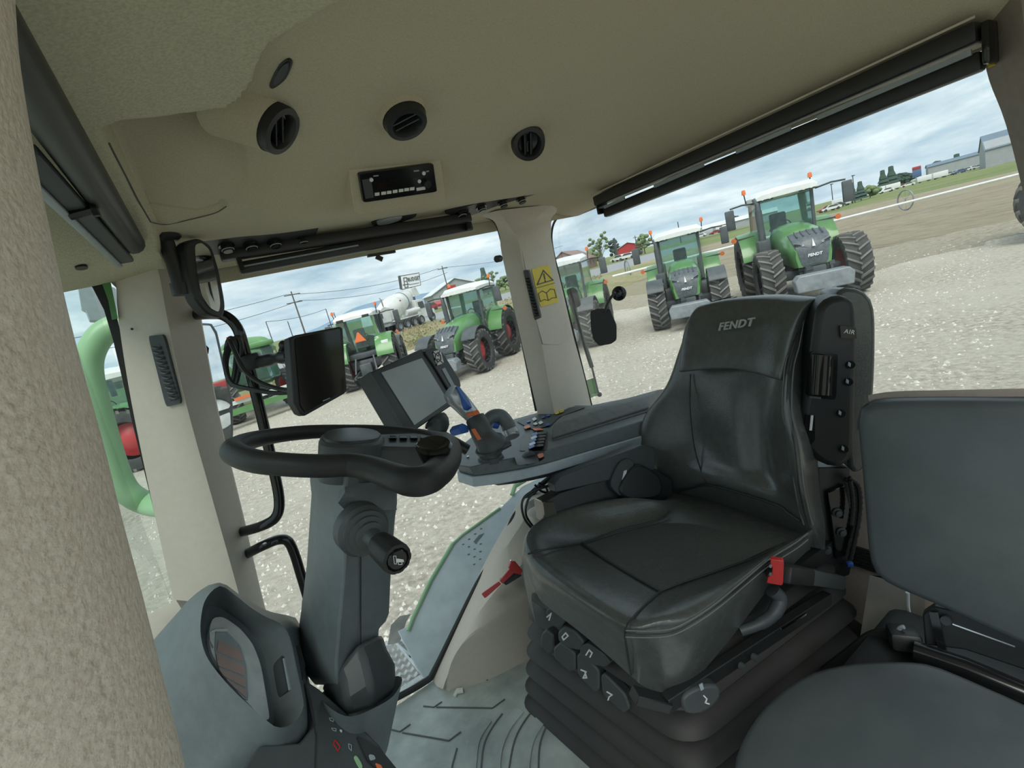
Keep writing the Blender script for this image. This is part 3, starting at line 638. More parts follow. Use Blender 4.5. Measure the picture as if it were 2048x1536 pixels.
line2(ps, [(1087, 541), (1106, 560), (1075, 569)], 2.2, .002, 'triangle', 'black', t)
line2(ps, [(1088, 548), (1090, 558)], 2.6, .002, 'exclamation', 'black', t, False); line2(ps, [(1090.5, 561.5), (1091, 563)], 2.6, .002, 'exclamation', 'black', t, False)
line2(ps, [(1073, 576), (1109, 566)], 1.2, .002, 'divider', 'black', t, False)
line2(ps, [(1077, 587), (1085, 582), (1093, 586), (1101, 578), (1109, 579), (1113, 595), (1104, 596), (1097, 601), (1089, 599), (1081, 603)], 1.5, .002, 'book', 'black', t)
line2(ps, [(1093, 586), (1097, 601)], 1.3, .002, 'book', 'black', t, False)
b = MB(); q = A(1000, 517, Y=1.50); b.cyl(q, q + V(-.02, -.01, 0), .012, n=14); b.build('window_stop', MAT['black'], cp)
ps.slab([(1040, 476), (1062, 470), (1099, 458), (1124, 588), (1143, 672), (1120, 690), (1086, 688), (1064, 608)], -.004, -.0015).build('pillar_cover', MAT['beige'], cp, bevel=.002)
# ================================================================== DASHBOARD, STEERING, ARMREST
def loop(pts, n):
    """closed pixel loop resampled to n points"""
    c = [q.to_2d() for q in crom([(x, y, 0) for x, y in pts], 6, True)]; c.append(c[0]); L = [0]
    for a, b in zip(c, c[1:]): L.append(L[-1] + (b - a).length)
    out = []; j = 0
    for k in range(n):
        s_ = L[-1] * k / n
        while L[j + 1] < s_: j += 1
        f = (s_ - L[j]) / max(1e-9, L[j + 1] - L[j]); out.append(tuple(c[j].lerp(c[j + 1], f)))
    return out
# -- instrument housing
P1 = PN(A(480, 1330, Y=.74), (.70, -.45, .55))
Oo = [(434, 1166), (385, 1193), (357, 1230), (342, 1290), (338, 1340), (345, 1385), (370, 1440), (410, 1490), (450, 1545), (530, 1570), (610, 1545), (628, 1470), (624, 1390), (612, 1330), (607, 1280), (592, 1236), (545, 1226), (485, 1197)]
Rr = [(440, 1172), (412, 1197), (402, 1235), (402, 1275), (416, 1318), (455, 1368), (500, 1412), (532, 1440), (556, 1455), (585, 1448), (606, 1418), (604, 1385), (592, 1330), (580, 1275), (562, 1248), (530, 1233), (500, 1214), (470, 1190)]
Ri = [(418, 1212), (410, 1232), (408, 1258), (412, 1285), (424, 1322), (455, 1365), (495, 1408), (522, 1436), (538, 1450), (547, 1452), (549, 1440), (546, 1415), (540, 1370), (528, 1310), (512, 1280), (490, 1252), (465, 1232), (440, 1216)]
N_ = 64
def smoothloop(pts, h, pl): return [pl(x, y, h) for x, y in loop(pts, N_)]
dash = thing('instrument_housing', A(560, 1500, Y=.9), label='dark grey instrument housing with a hooded display beside the steering column', cat='dashboard')
oo = smoothloop(Oo, -.055, P1); rr1 = smoothloop(Rr, .035, P1); r2 = smoothloop(Rr, .030, P1); ri = smoothloop(Ri, -.015, P1)
rr2 = [a.lerp(b, .06) for a, b in zip(r2, ri)]
mid_ = [a.lerp(b, .5) + P1.n * .004 for a, b in zip(oo, rr1)]
b = MB(); b.loft([[q - P1.n * .10 for q in oo], oo, mid_, [a.lerp(b_, .95) for a, b_ in zip(oo, rr1)], rr1, rr2, [a.lerp(c, .5) - P1.n * .008 for a, c in zip(rr2, ri)], ri], True, True)
b.build('housing', MAT['grey_plastic'], dash, ang=45)
Sc = [(424, 1236), (446, 1233), (480, 1256), (506, 1288), (522, 1330), (533, 1395), (540, 1438), (528, 1440), (495, 1405), (455, 1360), (425, 1312), (416, 1275)]
mat('dusty_glare_lens', (0.66, 0.69, 0.70), 0.35, c2=(0.42, 0.46, 0.48), nscale=14, detail=8); sc = P1.slab(roundpoly(Sc, .3, 2), -.03, -.010).build('cluster_lens', MAT['dusty_glare_lens'], dash)  # dusty lens; sky reflection painted in as a paler base colour
P1.slab(roundpoly([(432, 1262), (447, 1256), (480, 1290), (493, 1330), (497, 1400), (488, 1398), (440, 1342), (430, 1300)], .15), -.010, -.0085).build('display_frame', MAT['grey_light'], sc)
mat('lcd', (0.46, 0.34, 0.31), 0.4, c2=(0.40, 0.30, 0.28), nscale=8)
for q in ([(437, 1280), (480, 1300), (487, 1323), (434, 1303)], [(433, 1308), (488, 1330), (490, 1352), (436, 1331)], [(437, 1336), (491, 1358), (492, 1376), (448, 1352)], [(452, 1358), (493, 1382), (494, 1396), (470, 1376)]):
    P1.slab(roundpoly(q, .08), -.0085, -.0075).build('display_field', MAT['lcd'], sc)
line2(P1, [(425, 1296), (418, 1282), (418, 1268), (430, 1262), (452, 1262)], 2, -.007, 'gauge_arc', 'white_print', sc, False)
# glossy slider strip right of the display
P1.slab(roundpoly([(560, 1312), (586, 1306), (600, 1370), (583, 1382), (573, 1380)], .15), -.02, .012).build('slider', MAT['grey_dark'], dash)
P1.slab([(567, 1316), (572, 1315), (585, 1378), (579, 1380)], .012, .014).build('slider_edge', MAT['grey_light'], dash)
P1.slab([(575, 1297), (600, 1290), (611, 1330), (606, 1360), (597, 1318), (567, 1315)], -.02, .014).build('slider_recess', MAT['black_gloss'], dash)
# sloping switch panel below
P2 = PN(A(680, 1450, Y=.68), (.62, -.45, .64))
low = P2.slab([(609, 1366), (616, 1362), (640, 1378), (700, 1430), (760, 1490), (800, 1550), (800, 1640), (560, 1640), (470, 1560), (520, 1490), (600, 1485), (628, 1450), (620, 1400)], -.16, 0).build('switch_panel', MAT['grey_dark'], dash, bevel=.003)
line2(P2, [(612, 1372), (633, 1470), (630, 1560)], 2, .001, 'panel_gap', 'black', low, False)
for x, y, w, h, m_, nm in ((663, 1438, 8, 5, 'grey_light', 'lamp_symbol'), (678, 1445, 7, 5, 'grey_light', 'lamp_symbol'), (668, 1458, 9, 4, 'grey_light', 'lamp_symbol'), (682, 1461, 3, 3, 'white_print', 'lamp_symbol'), (700, 1492, 6, 9, 'grey_light', 'lamp_symbol')):
    line2(P2, [(x - w / 2, y - h / 2), (x + w / 2, y - h / 4), (x + w / 2, y + h), (x - w / 4, y + h / 2)], 1.2, .001, nm, m_, low)
line2(P2, [(670, 1480), (680, 1492), (676, 1502), (667, 1487)], 2, .001, 'red_symbol', 'red_plastic', low)
P2.slab(roundpoly([(707, 1512), (714, 1511), (726, 1532), (722, 1540)], .4), 0, .002).build('green_symbol', MAT['green_light'], low)
P2.slab(roundpoly([(713, 1470), (760, 1496), (800, 1545), (790, 1570), (735, 1520)], .12), 0, .003).build('key_block', MAT['black'], low)
P2.slab([(752, 1526), (762, 1530), (770, 1545), (760, 1545)], .003, .005).build('red_symbol', MAT['orange'], low)
P2.slab(roundpoly([(738, 1508), (748, 1510), (752, 1518), (742, 1520)], .3), .003, .005).build('lamp_symbol', MAT['grey_light'], low)
# -- steering column
cl = thing('steering_column', A(700, 1400, Y=.85), label='grey plastic steering column carrying the steering wheel', cat='steering column')
rows = [(930, 640, 700, 788), (960, 634, 692, 790), (985, 635, 690, 794), (1012, 638, 694, 794), (1040, 636, 694, 790), (1100, 632, 690, 785), (1160, 628, 686, 781), (1230, 620, 680, 778), (1246, 617, 678, 772), (1262, 616, 677, 757), (1290, 612, 675, 757), (1320, 609, 672, 763), (1350, 614, 672, 770), (1372, 632, 676, 772)]
rings = []
for y, l, f, r in rows:
    a, c, d = A(l, y, Y=.80), A(f, y, Y=.715), A(r, y - 4, Y=.77)
    rings.append([a, a.lerp(c, .8), c, c.lerp(d, .2), c.lerp(d, .92) + V(0, -.006, 0), d, d + V(.01, .10, 0), a + V(0, .08, 0)])
b = MB(); b.loft(rings); b.build('shroud', MAT['grey_plastic'], cl, ang=35, bevel=.004)
b = MB(); b.loft([[A(x, y, Y=yy) for x, y, yy in r] for r in ([(676, 1006, .716), (690, 985, .70), (745, 1003, .715), (788, 1000, .74), (794, 1020, .75), (752, 1020, .72), (700, 1030, .705)], [(679, 980, .73), (690, 968, .725), (745, 965, .73), (786, 985, .75), (790, 1000, .76), (750, 1000, .735), (700, 1005, .72)])]); b.build('cowl', MAT['grey_plastic'], cl, ang=50)
line2(PL(A(690, 1100, Y=.713), A(785, 1100, Y=.765), A(680, 1230, Y=.713)), [(722, 1000), (722, 1290)], 1.4, .002, 'seam', 'black', cl, False)
# boot and cup at the foot
bt = [[A(x, y, Y=yy) for x, y, yy in r] for r in ([(640, 1378, .77), (676, 1338, .722), (716, 1286, .718), (757, 1268, .755), (765, 1268, .82), (690, 1300, .88)], [(650, 1392, .76), (686, 1372, .70), (730, 1316, .705), (766, 1296, .745), (774, 1298, .83), (690, 1330, .90)], [(655, 1412, .76), (690, 1400, .69), (742, 1366, .685), (784, 1328, .73), (790, 1328, .83), (700, 1360, .90)], [(660, 1440, .76), (700, 1430, .69), (752, 1415, .68), (788, 1385, .73), (792, 1375, .83), (700, 1400, .90)])]
b = MB(); b.loft(bt); b.build('boot', MAT['grey_dark'], cl, ang=30, bevel=.008)
cu_ = [[A(x, y, Y=yy) for x, y, yy in r] for r in ([(640, 1388, .74), (690, 1432, .655), (752, 1414, .645), (792, 1385, .70), (797, 1352, .84), (700, 1372, .93)], [(650, 1460, .76), (690, 1470, .68), (740, 1458, .68), (778, 1430, .74), (788, 1405, .86), (700, 1420, .93)], [(660, 1560, .78), (700, 1570, .70), (740, 1560, .70), (766, 1520, .76), (772, 1480, .88), (700, 1500, .94)])]
b = MB(); b.loft([crom(r, 5, True) for r in cu_], True, False); b.build('cup', MAT['grey_plastic'], cl, ang=60)
# -- lever with horn button
s0, s1 = A(728, 1062, Y=.69), A(795, 1119, Y=.585); d_ = (s1 - s0).normalized(); L_ = (s1 - s0).length
st = thing('control_lever', s0, label='ribbed dark lever with a white horn symbol on its end, on the steering column', cat='lever')
T = M4(*frame(d_), s0)
b = MB(); b.lathe([(.038, -.02), (.038, .0), (.033, .004), (.033, .010), (.027, .012), (.027, .017), (.021, .019), (.021, .025), (.014, .028), (.009, .05)], T, 28); b.build('boot', MAT['grey_dark'], st)
b = MB(); b.cyl(s0 + d_ * .02, s0 + d_ * .06, .008, n=14); b.build('rod', MAT['black_gloss'], st)
nk = 40; prof = []
rk = [[s0 + d_ * z + (T.to_3x3() @ V(math.cos(2 * PI * j / nk), math.sin(2 * PI * j / nk), 0)) * (r * (1 - .045 * (j % 4 == 0))) for j in range(nk)] for z, r in ((.050, .012), (.054, .0175), (.062, .019), (L_ - .006, .0205), (L_, .0195), (L_ + .001, .0155), (L_ - .002, .015))]
b = MB(); b.loft(rk); b.build('knob', MAT['rubber'], st, ang=30)
b = MB(); b.lathe([(.0001, L_ + .002), (.012, L_ + .002), (.0145, L_ - .001)], T, 24); hb = b.build('horn_button', MAT['black_gloss'], st)
ph = PN(s1 + d_ * .0025, d_); line2(ph, [(787, 1112), (789, 1128), (793, 1128), (792, 1112)], 1.0, .0008, 'horn_symbol', 'white_print', hb)
ph.slab([(792, 1117), (807, 1119), (808, 1124), (793, 1125)], 0, .0008).build('horn_symbol', MAT['white_print'], hb); line2(ph, [(796, 1124), (797, 1129), (804, 1129), (804, 1124)], 1.4, .0008, 'horn_symbol', 'white_print', hb)
# -- steering wheel
PW = PN(A(690, 890, Y=.82), (.35, .0, .94))
sw = thing('steering_wheel', A(690, 900, Y=.82), label='black steering wheel with a moulded spinner grip on its right end', cat='steering wheel')
rim = [(466, 904, 24), (505, 921, 24), (570, 929, 24), (640, 932, 24), (700, 930, 24), (745, 938, 25), (785, 952, 27), (822, 963, 30), (858, 957, 31), (886, 932, 30), (897, 905, 27), (893, 886, 20), (868, 876, 14), (820, 868, 13), (760, 863, 13), (690, 862, 13), (620, 864, 14), (560, 870, 15), (510, 879, 17), (478, 890, 20)]
pts = crom([PW(x, y) for x, y, r in rim], 5, True); rad = [q.x for q in crom([(r, 0, 0) for x, y, r in rim], 5, True)]
rw_ = [r / F_PX * (p - EYE).dot(FW) for p, r in zip(pts, rad)]
b = MB(); b.tube(pts, rw_, 16, True); b.build('rim', MAT['rubber'], sw, ang=60)
sg = PW(866, 893, .012); bx = PN(sg, (.1, -.35, .93))
b = MB(); T = M4(*frame(V(.1, -.30, .95)), A(868, 896, Y=.62)); b.lathe([(.012, -.045), (.016, -.025), (.0245, .0), (.0255, .004), (.0225, .007), (.016, .002), (.0001, -.003)], T, 24); b.build('spinner', MAT['black_gloss'], sw, label='glossy oval spinner recess')
PH = lambda x, y, h=0: PW(x, y, h)
hubo = [(637, 884), (650, 869), (700, 862), (745, 865), (768, 874), (764, 886), (740, 892), (690, 896), (650, 893)]
hu = [PW(x, y, .012) for x, y in loop(hubo, 28)]; hc = sum(hu, V(0, 0, 0)) / len(hu)
b = MB(); b.loft([[q - PW.n * .055 for q in hu], hu, [q.lerp(hc, .06) + PW.n * .004 for q in hu]]); hb = b.build('hub', MAT['grey_dark'], sw)
b = MB(); b.loft([[q.lerp(hc, .12) + PW.n * .004 for q in hu], [q.lerp(hc, .14) + PW.n * .008 for q in hu], [q.lerp(hc, .3) + PW.n * .010 for q in hu]]); b.build('hub_cap', MAT['black'], hb)
sp = [PW(x, y, .006) for x, y in [(755, 868), (830, 866), (890, 874), (905, 884), (880, 892), (820, 895), (750, 893)]]
b = MB(); b.loft([[q - PW.n * .045 for q in sp], sp]); spk = b.build('spoke', MAT['grey_dark'], sw, bevel=.006)
for x in (785, 806, 827, 848, 870):
    b = MB(); b.loft([[PW(x + dx_, y_, h) for dx_, y_ in ((-8, 871), (7, 871), (9, 876), (-7, 876))] for h in (.006, .012)]); b.build('button', MAT['black_gloss'], spk, bevel=.001)
sl = [PW(x, y, -.03) for x, y in [(655, 872), (740, 872), (752, 890), (660, 892)]]
b = MB(); b.loft([[q for q in sl], [q - PW.n * .07 for q in sl]]); b.build('shaft', MAT['grey_dark'], sw)
# -- mounting rail, grab bar, second display
rl = thing('mounting_rail', A(482, 1062, Y=1.40), label='black tubular mounting rail curving out from the front right pillar', cat='rail')
b = MB(); b.tube(crom([A(x, y, Y=yy) for x, y, yy in [(340, 632, 1.55), (385, 630, 1.50), (420, 628, 1.43), (448, 631, 1.39), (474, 655, 1.38), (490, 705, 1.38), (520, 820, 1.38), (543, 920, 1.38), (558, 995, 1.38), (553, 1032, 1.38), (528, 1050, 1.40), (490, 1062, 1.47), (450, 1070, 1.56)]], 6), .0135, 12); b.build('tube', MAT['black_gloss'], rl)
gb = thing('grab_bar', A(620, 1240, Y=1.42), label='short black tubular grab bar low beside the steering column', cat='grab bar')
b = MB(); b.tube(crom([A(460, 1126, Y=1.58), A(490, 1110, Y=1.50)] + [A(x, y, Y=1.43) for x, y in [(525, 1092), (555, 1080), (575, 1082), (588, 1105), (602, 1150), (618, 1205), (640, 1290), (655, 1345)]], 6), .0135, 12); b.build('tube', MAT['black_gloss'], gb)
P3 = PN(A(635, 740, Y=1.18), (.38, -.92, .02))
m2 = thing('display', A(600, 740, Y=1.2), label='slim dark tablet display clamped to the mounting rail, reflecting the field', cat='display')
o_ = [(579, 676), (592, 670), (680, 653), (686, 656), (694, 780), (690, 787), (610, 832), (600, 828), (587, 806), (580, 700)]
P3.slab(o_, -.028, 0).build('housing', MAT['black'], m2, bevel=.003)
P3.slab(roundpoly([(590, 676), (680, 657), (689, 781), (611, 825), (601, 810)], .05), 0, .003).build('screen', MAT['screen_dark'], m2)
P3.slab([(646, 801), (660, 795), (660, 797), (646, 803)], .003, .0035).build('print', MAT['grey_light'], m2)
b = MB(); b.tube(crom([A(578, 712, Y=1.22), A(555, 716, Y=1.27), A(535, 720, Y=1.31), A(520, 724, Y=1.34)], 4), [.013, .014, .017, .015, .013, .013, .015, .016, .016, .016, .016, .015, .014], 12); b.build('arm', MAT['black'], m2)
b = MB(); b.box((0, 0, 0), (.055, .04, .045), M4(*frame(V(.2, 1, 0)), A(500, 724, Y=1.365)), bev=.006); b.build('clamp', MAT['black'], m2)
b = MB(); q = A(567, 690, Y=1.24); b.ball(q, .011); b.cyl(q, A(560, 712, Y=1.26), .007, n=8); b.build('knob', MAT['black'], m2)
for k, pp_ in enumerate(([(455, 690), (462, 676), (472, 690), (470, 740), (462, 765), (452, 740)], [(452, 700), (458, 680), (468, 700), (488, 740), (520, 765), (560, 778), (588, 780)], [(470, 676), (482, 690), (478, 740), (470, 770), (458, 760), (453, 720)], [(460, 680), (450, 720), (462, 765), (500, 778), (550, 786), (590, 784)])):
    b = MB(); b.tube(crom([A(x, y, Y=1.36 - .03 * (i / 5) * (k in (1, 3)) * 4) for i, (x, y) in enumerate(pp_)], 5, k in (0, 2)), .0055, 8, closed=k in (0, 2)); b.build('cable', MAT['black'], m2)
# -- terminal on the armrest
P4 = PN(A(815, 780, Y=1.26), (.52, -.80, .30))
tm = thing('armrest_terminal', A(850, 860, Y=1.24), label='square grey touch terminal in a black frame at the front of the armrest', cat='display')
P4.slab([(735, 747), (843, 697), (853, 705), (908, 808), (829, 861), (800, 858)], -.035, 0).build('frame', MAT['black'], tm, bevel=.003)
P4.slab([(735, 747), (741, 743), (806, 852), (800, 858)], -.04, .002).build('side_trim', MAT['grey_dark'], tm)
P4.slab([(763, 745), (844, 716), (897, 803), (829, 850)], 0, .002).build('screen', MAT['screen'], tm)
kp = P4.slab(roundpoly([(848, 702), (866, 693), (884, 702), (920, 760), (922, 772), (912, 790), (895, 775), (868, 730)], .2), -.03, .006).build('key_bar', MAT['black'], tm, bevel=.003)
P4.slab([(884, 738), (890, 735), (912, 775), (907, 780)], .006, .008).build('key_bar_edge', MAT['grey_light'], kp)
P4.slab(roundpoly([(866, 703), (881, 699), (888, 726), (874, 731)], .15), .006, .008).build('keypad', MAT['white_print'], kp)
line2(P4, [(871, 710), (876, 705), (881, 711), (882, 719), (877, 724), (871, 718)], 1.8, .009, 'key_ring', 'black', kp)
for a_, c_ in (((876, 712), (867, 704)), ((877, 712), (880, 701)), ((877, 718), (886, 726)), ((875, 718), (874, 730))): line2(P4, [a_, c_], 1.4, .009, 'key_ring', 'black', kp, False)
b = MB(); b.tube(crom([A(868, 838, Y=1.27), A(875, 850, Y=1.26), A(870, 868, Y=1.25)], 4), [.03, .034, .036, .036, .034, .03, .028, .024, .02], 14); b.build('mount', MAT['grey_dark'], tm)
b = MB(); b.tube(crom([A(872, 865, Y=1.25), A(900, 880, Y=1.22), A(935, 900, Y=1.20)], 4), .016, 10); b.build('bracket', MAT['black'], tm)
# -- armrest console
PT = PN((.50, 1.15, .80), (.14, 0, .99))
ar = thing('armrest_console', (.70, 1.12, .74), label='right-hand armrest console with silver rim, joystick and switches', cat='armrest console')
B0 = [(914, 945), (920, 912), (950, 885), (1031, 850), (1126, 822), (1200, 815), (1310, 795), (1318, 850), (1282, 873), (1180, 903), (1094, 928), (1040, 940), (996, 948), (945, 954)]
B1 = [(912, 930), (920, 892), (950, 868), (1031, 837), (1126, 811), (1180, 811), (1306, 786), (1312, 835), (1282, 842), (1180, 872), (1094, 900), (1040, 913), (996, 922), (940, 934)]
band = [PT(x, y, 0) for x, y in B0]; top = [PT(x, y, .035) for x, y in B1]
b = MB(); b.loft([[q - PT.n * .030 for q in band], band]); mat('rim_silver', (0.46, 0.52, 0.56), 0.4, nscale=40); b.build('rim_band', MAT['rim_silver'], ar, bevel=.003)
b = MB(); b.loft([[q.lerp(sum(band, V(0, 0, 0)) / 14, .02) for q in band], [q.lerp(t_, .9) for q, t_ in zip(band, top)], top]); b.build('body', MAT['grey_plastic'], ar, bevel=.004)
b = MB(); b.loft([[q.lerp(sum(band, V(0, 0, 0)) / 14, .15) - PT.n * .028 for q in band], [q.lerp(sum(band, V(0, 0, 0)) / 14, .25) - PT.n * .06 for q in band]]); b.build('underside', MAT['grey_dark'], ar)
def sect(e, k):
    return e
fr = [PT(1104, 884, .034), PT(1102, 862, .060), PT(1106, 849, .074), PT(1124, 832, .078), PT(1150, 828, .060), PT(1158, 836, .034)]
re = [PT(1300, 824, .034), PT(1298, 804, .060), PT(1300, 792, .074), PT(1318, 779, .078), PT(1338, 776, .060), PT(1345, 784, .034)]
fm = sum(fr, V(0, 0, 0)) / 6; f0_ = [q.lerp(fm, .25) + V(-.012, 0, -.004) for q in fr]
b = MB(); b.loft([f0_, fr] + [[a.lerp(c, t_) for a, c in zip(fr, re)] for t_ in (.03, .3, .6, .97)] + [re]); mat('leather_dusty', (0.135, 0.14, 0.135), 0.5, c2=(0.10, 0.105, 0.10), nscale=40, bump=0.2, bscale=300); b.build('cushion', MAT['leather_dusty'], ar, ang=50, bevel=.006)
line2(PL(fr[0], re[0], fr[1]), [(1106, 876), (1296, 815)], 2.5, .003, 'cushion_seam', 'black', ar, False)
# keypad area and buttons
PK = lambda pts, h0, h1, nm, m_: (lambda b: b.build(nm, MAT[m_], ar))(MB().loft([[PT(x, y, h0) for x, y in pts], [PT(x, y, h1) for x, y in pts]]))
PK(roundpoly([(1032, 842), (1124, 815), (1172, 814), (1118, 834), (1100, 852), (1062, 858)], .1), .034, .038, 'keypad', 'grey_dark')
for pts, m_ in (([(1064, 837), (1070, 834), (1074, 838), (1067, 842)], 'white_print'), ([(1065, 848), (1072, 844), (1076, 848), (1070, 850)], 'white_print'), ([(1076, 845), (1082, 841), (1087, 845), (1080, 849)], 'white_print'), ([(1053, 842), (1060, 840), (1061, 843), (1054, 845)], 'blue'), ([(1082, 834), (1088, 831), (1091, 834), (1084, 837)], 'blue'), ([(1092, 830), (1099, 828), (1101, 831), (1094, 833)], 'blue'), ([(1090, 848), (1098, 846), (1100, 850), (1092, 852)], 'blue'), ([(1109, 826), (1117, 821), (1119, 826), (1112, 829)], 'yellow'), ([(1119, 822), (1128, 819), (1128, 823), (1120, 826)], 'yellow'), ([(1047, 853), (1057, 849), (1062, 854), (1050, 858)], 'orange'), ([(1064, 857), (1080, 855), (1088, 860), (1070, 861)], 'orange')):
    PK(roundpoly(pts, .2), .037, .042, 'button', m_)
# lever bank
PK(roundpoly([(1046, 868), (1096, 862), (1094, 900), (1038, 902)], .1), .0345, .0365, 'lever_recess', 'black')
for k in range(5):
    y = 866 + k * 6.2; x = 1071 - k * 1.6
    b = MB(); b.loft([[PT(x + dx_, y + dy_, h) for dx_, dy_ in ((-9, 3), (3, -3), (6, 2), (-6, 8))] for h in (.036, .056)]); lv = b.build('lever', MAT['blue' if k % 2 == 0 or k == 4 else 'silver'], ar, bevel=.002)
    b = MB(); b.loft([[PT(x + dx_, y + dy_, h) for dx_, dy_ in ((5, -2), (22, -3), (22, 1), (6, 3))] for h in (.036, .046)]); b.build('lever_stem', MAT['grey_dark'], lv)
PK(roundpoly([(1028, 912), (1090, 901), (1092, 915), (1078, 924), (1035, 931)], .15), .0, .0365, 'wheel_recess', 'black')
b = MB(); wc = PT(1058, 916, .028); wx = frame(V(0, 1, 0)); b.lathe([(.0001, -.009), (.020, -.009), (.022, 0), (.020, .009), (.0001, .009)], M4(*wx, wc), 26); b.build('thumb_wheel', MAT['grey_plastic'], ar)
PK(roundpoly([(1074, 909), (1086, 905), (1088, 913), (1078, 917)], .3), .036, .048, 'button', 'orange')
b = MB(); q = PT(936, 915, .036); b.cyl(q, q + PT.n * .004, .004, n=10); b.build('screw', MAT['chrome'], ar)
# joystick
def dtube(pts, n=5, flat=1.0, res=14):
    P = [A(x, y, Y=yy) for x, y, yy, r in pts]; c = crom(P, n); R = [q.x for q in crom([(r, 0, 0) for *_, r in pts], n)]
    b = MB(); b.tube(c, [r / F_PX * (p - EYE).dot(FW) for p, r in zip(c, R)], res, flat=flat); return b
js = thing('joystick', PT(982, 905, .04), label='dark grey joystick with a silver angled head and orange markings', cat='joystick')
b = MB(); b.lathe([(.040, -.005), (.036, .008), (.033, .010), (.033, .018), (.028, .022), (.026, .030)], M4(*frame(PT.n), PT(982, 918, .034)), 24); b.build('gaiter', MAT['grey_dark'], js)
dtube([(985, 905, 1.10, 20), (982, 892, 1.10, 34), (976, 884, 1.10, 27), (966, 870, 1.11, 23), (957, 850, 1.12, 22), (950, 836, 1.13, 20)]).build('grip', MAT['grey_dark'], js, ang=60)
dtube([(985, 895, 1.09, 16), (1005, 890, 1.08, 18), (1022, 886, 1.07, 10)], flat=.5).build('palm_rest', MAT['grey_dark'], js)
dtube([(952, 840, 1.13, 17), (938, 824, 1.14, 20), (922, 806, 1.15, 22), (908, 792, 1.15, 23), (899, 783, 1.15, 19)], flat=.8).build('head', MAT['silver'], js, ang=60)
PJ = PN(A(930, 800, Y=1.115), (.5, -.75, .45))
PJ.slab(roundpoly([(912, 771), (920, 774), (938, 800), (945, 816), (938, 812), (922, 790)], .3), -.03, .0).build('thumb_pad', MAT['blue'], js)
PJ2 = PN(A(955, 862, Y=1.08), (.3, -.9, .2))
PJ2.slab([(944, 858), (950, 857), (963, 878), (957, 880)], 0, .004).build('marking', MAT['orange'], js)
PJ2.slab(roundpoly([(946, 822), (956, 819), (960, 827), (949, 831)], .3), -.02, .008).build('button', MAT['orange'], js)
PJ2.slab(roundpoly([(996, 878), (1006, 875), (1010, 882), (1001, 884)], .3), .0, .016).build('marking', MAT['orange'], js)
PJ2.slab(roundpoly([(917, 856), (924, 846), (936, 852), (938, 864), (922, 868)], .2), -.08, -.04).build('side_key', MAT['blue'], js)
b = dtube([(968, 868, 1.19, 10), (972, 846, 1.19, 12), (984, 833, 1.19, 13), (1001, 832, 1.19, 14), (1014, 846, 1.18, 14), (1020, 862, 1.17, 15)]); hl = thing('hand_rest', PT(1010, 870, .04), label='grey arched hand rest behind the joystick', cat='hand rest'); b.build('arch', MAT['grey_plastic'], hl)
dtube([(1018, 858, 1.17, 16), (1022, 868, 1.165, 17), (1024, 874, 1.16, 16)]).build('collar', MAT['silver'], hl)
dtube([(984, 848, 1.20, 8), (995, 850, 1.20, 8)]).build('blue_key', MAT['blue'], hl)
# -- emergency hammer on the wheel-arch panel
hm = thing('emergency_hammer', A(1010, 1160, Y=1.38), label='red emergency hammer clipped to the beige wheel-arch panel', cat='hammer')
PE = PN(A(1005, 1160, Y=1.375), (-.25, -.85, .45))
PE.slab(roundpoly([(963, 1188), (998, 1163), (1003, 1168), (970, 1197)], .12), .006, .02).build('handle', MAT['red_plastic'], hm, bevel=.003)
PE.slab([(999, 1162), (1020, 1137), (1030, 1145), (1006, 1168)], .006, .02).build('neck', MAT['red_plastic'], hm, bevel=.002)
PE.slab(roundpoly([(1017, 1136), (1022, 1123), (1030, 1122), (1047, 1143), (1043, 1150), (1030, 1147)], .12), .002, .024).build('head', MAT['red_plastic'], hm, bevel=.003)
PE.slab(roundpoly([(1000, 1160), (1024, 1140), (1046, 1150), (1012, 1171)], .1), -.02, .008).build('clip', MAT['black'], hm)
for q in ((1022, 1121), (1046, 1147)):
    b = MB(); c = PE(*q, .013); b.cyl(c, c + PE.n * .012, .004, .001, n=8); b.build('tip', MAT['chrome'], hm)
# -- phone holder on the rear window
ph_ = thing('phone_holder', A(1210, 650, X=1.33), label='black phone holder on a suction cup stuck to the rear window', cat='phone holder')
P5 = PN(A(1210, 652, X=1.33), (-.72, -.68, .1))
P5.slab(roundpoly([(1180, 622), (1196, 617), (1220, 617), (1226, 634), (1233, 650), (1233, 680), (1222, 688), (1198, 692), (1187, 680), (1182, 660)], .2), -.015, 0).build('cradle', MAT['black'], ph_, bevel=.002)
b = MB(); c = A(1237, 587, X=1.36); T = M4(*frame(V(-.8, -.5, .1)), c); b.lathe([(.029, -.012), (.029, -.006), (.024, .0), (.015, .006), (.013, .016), (.0001, .017)], T, 22); b.build('suction_cup', MAT['black_gloss'], ph_)
b = MB(); b.tube(crom([A(1231, 585, X=1.34), A(1222, 595, X=1.335), A(1214, 610, X=1.33), A(1209, 625, X=1.335)], 4), .006, 8); b.build('stem', MAT['grey_dark'], ph_)
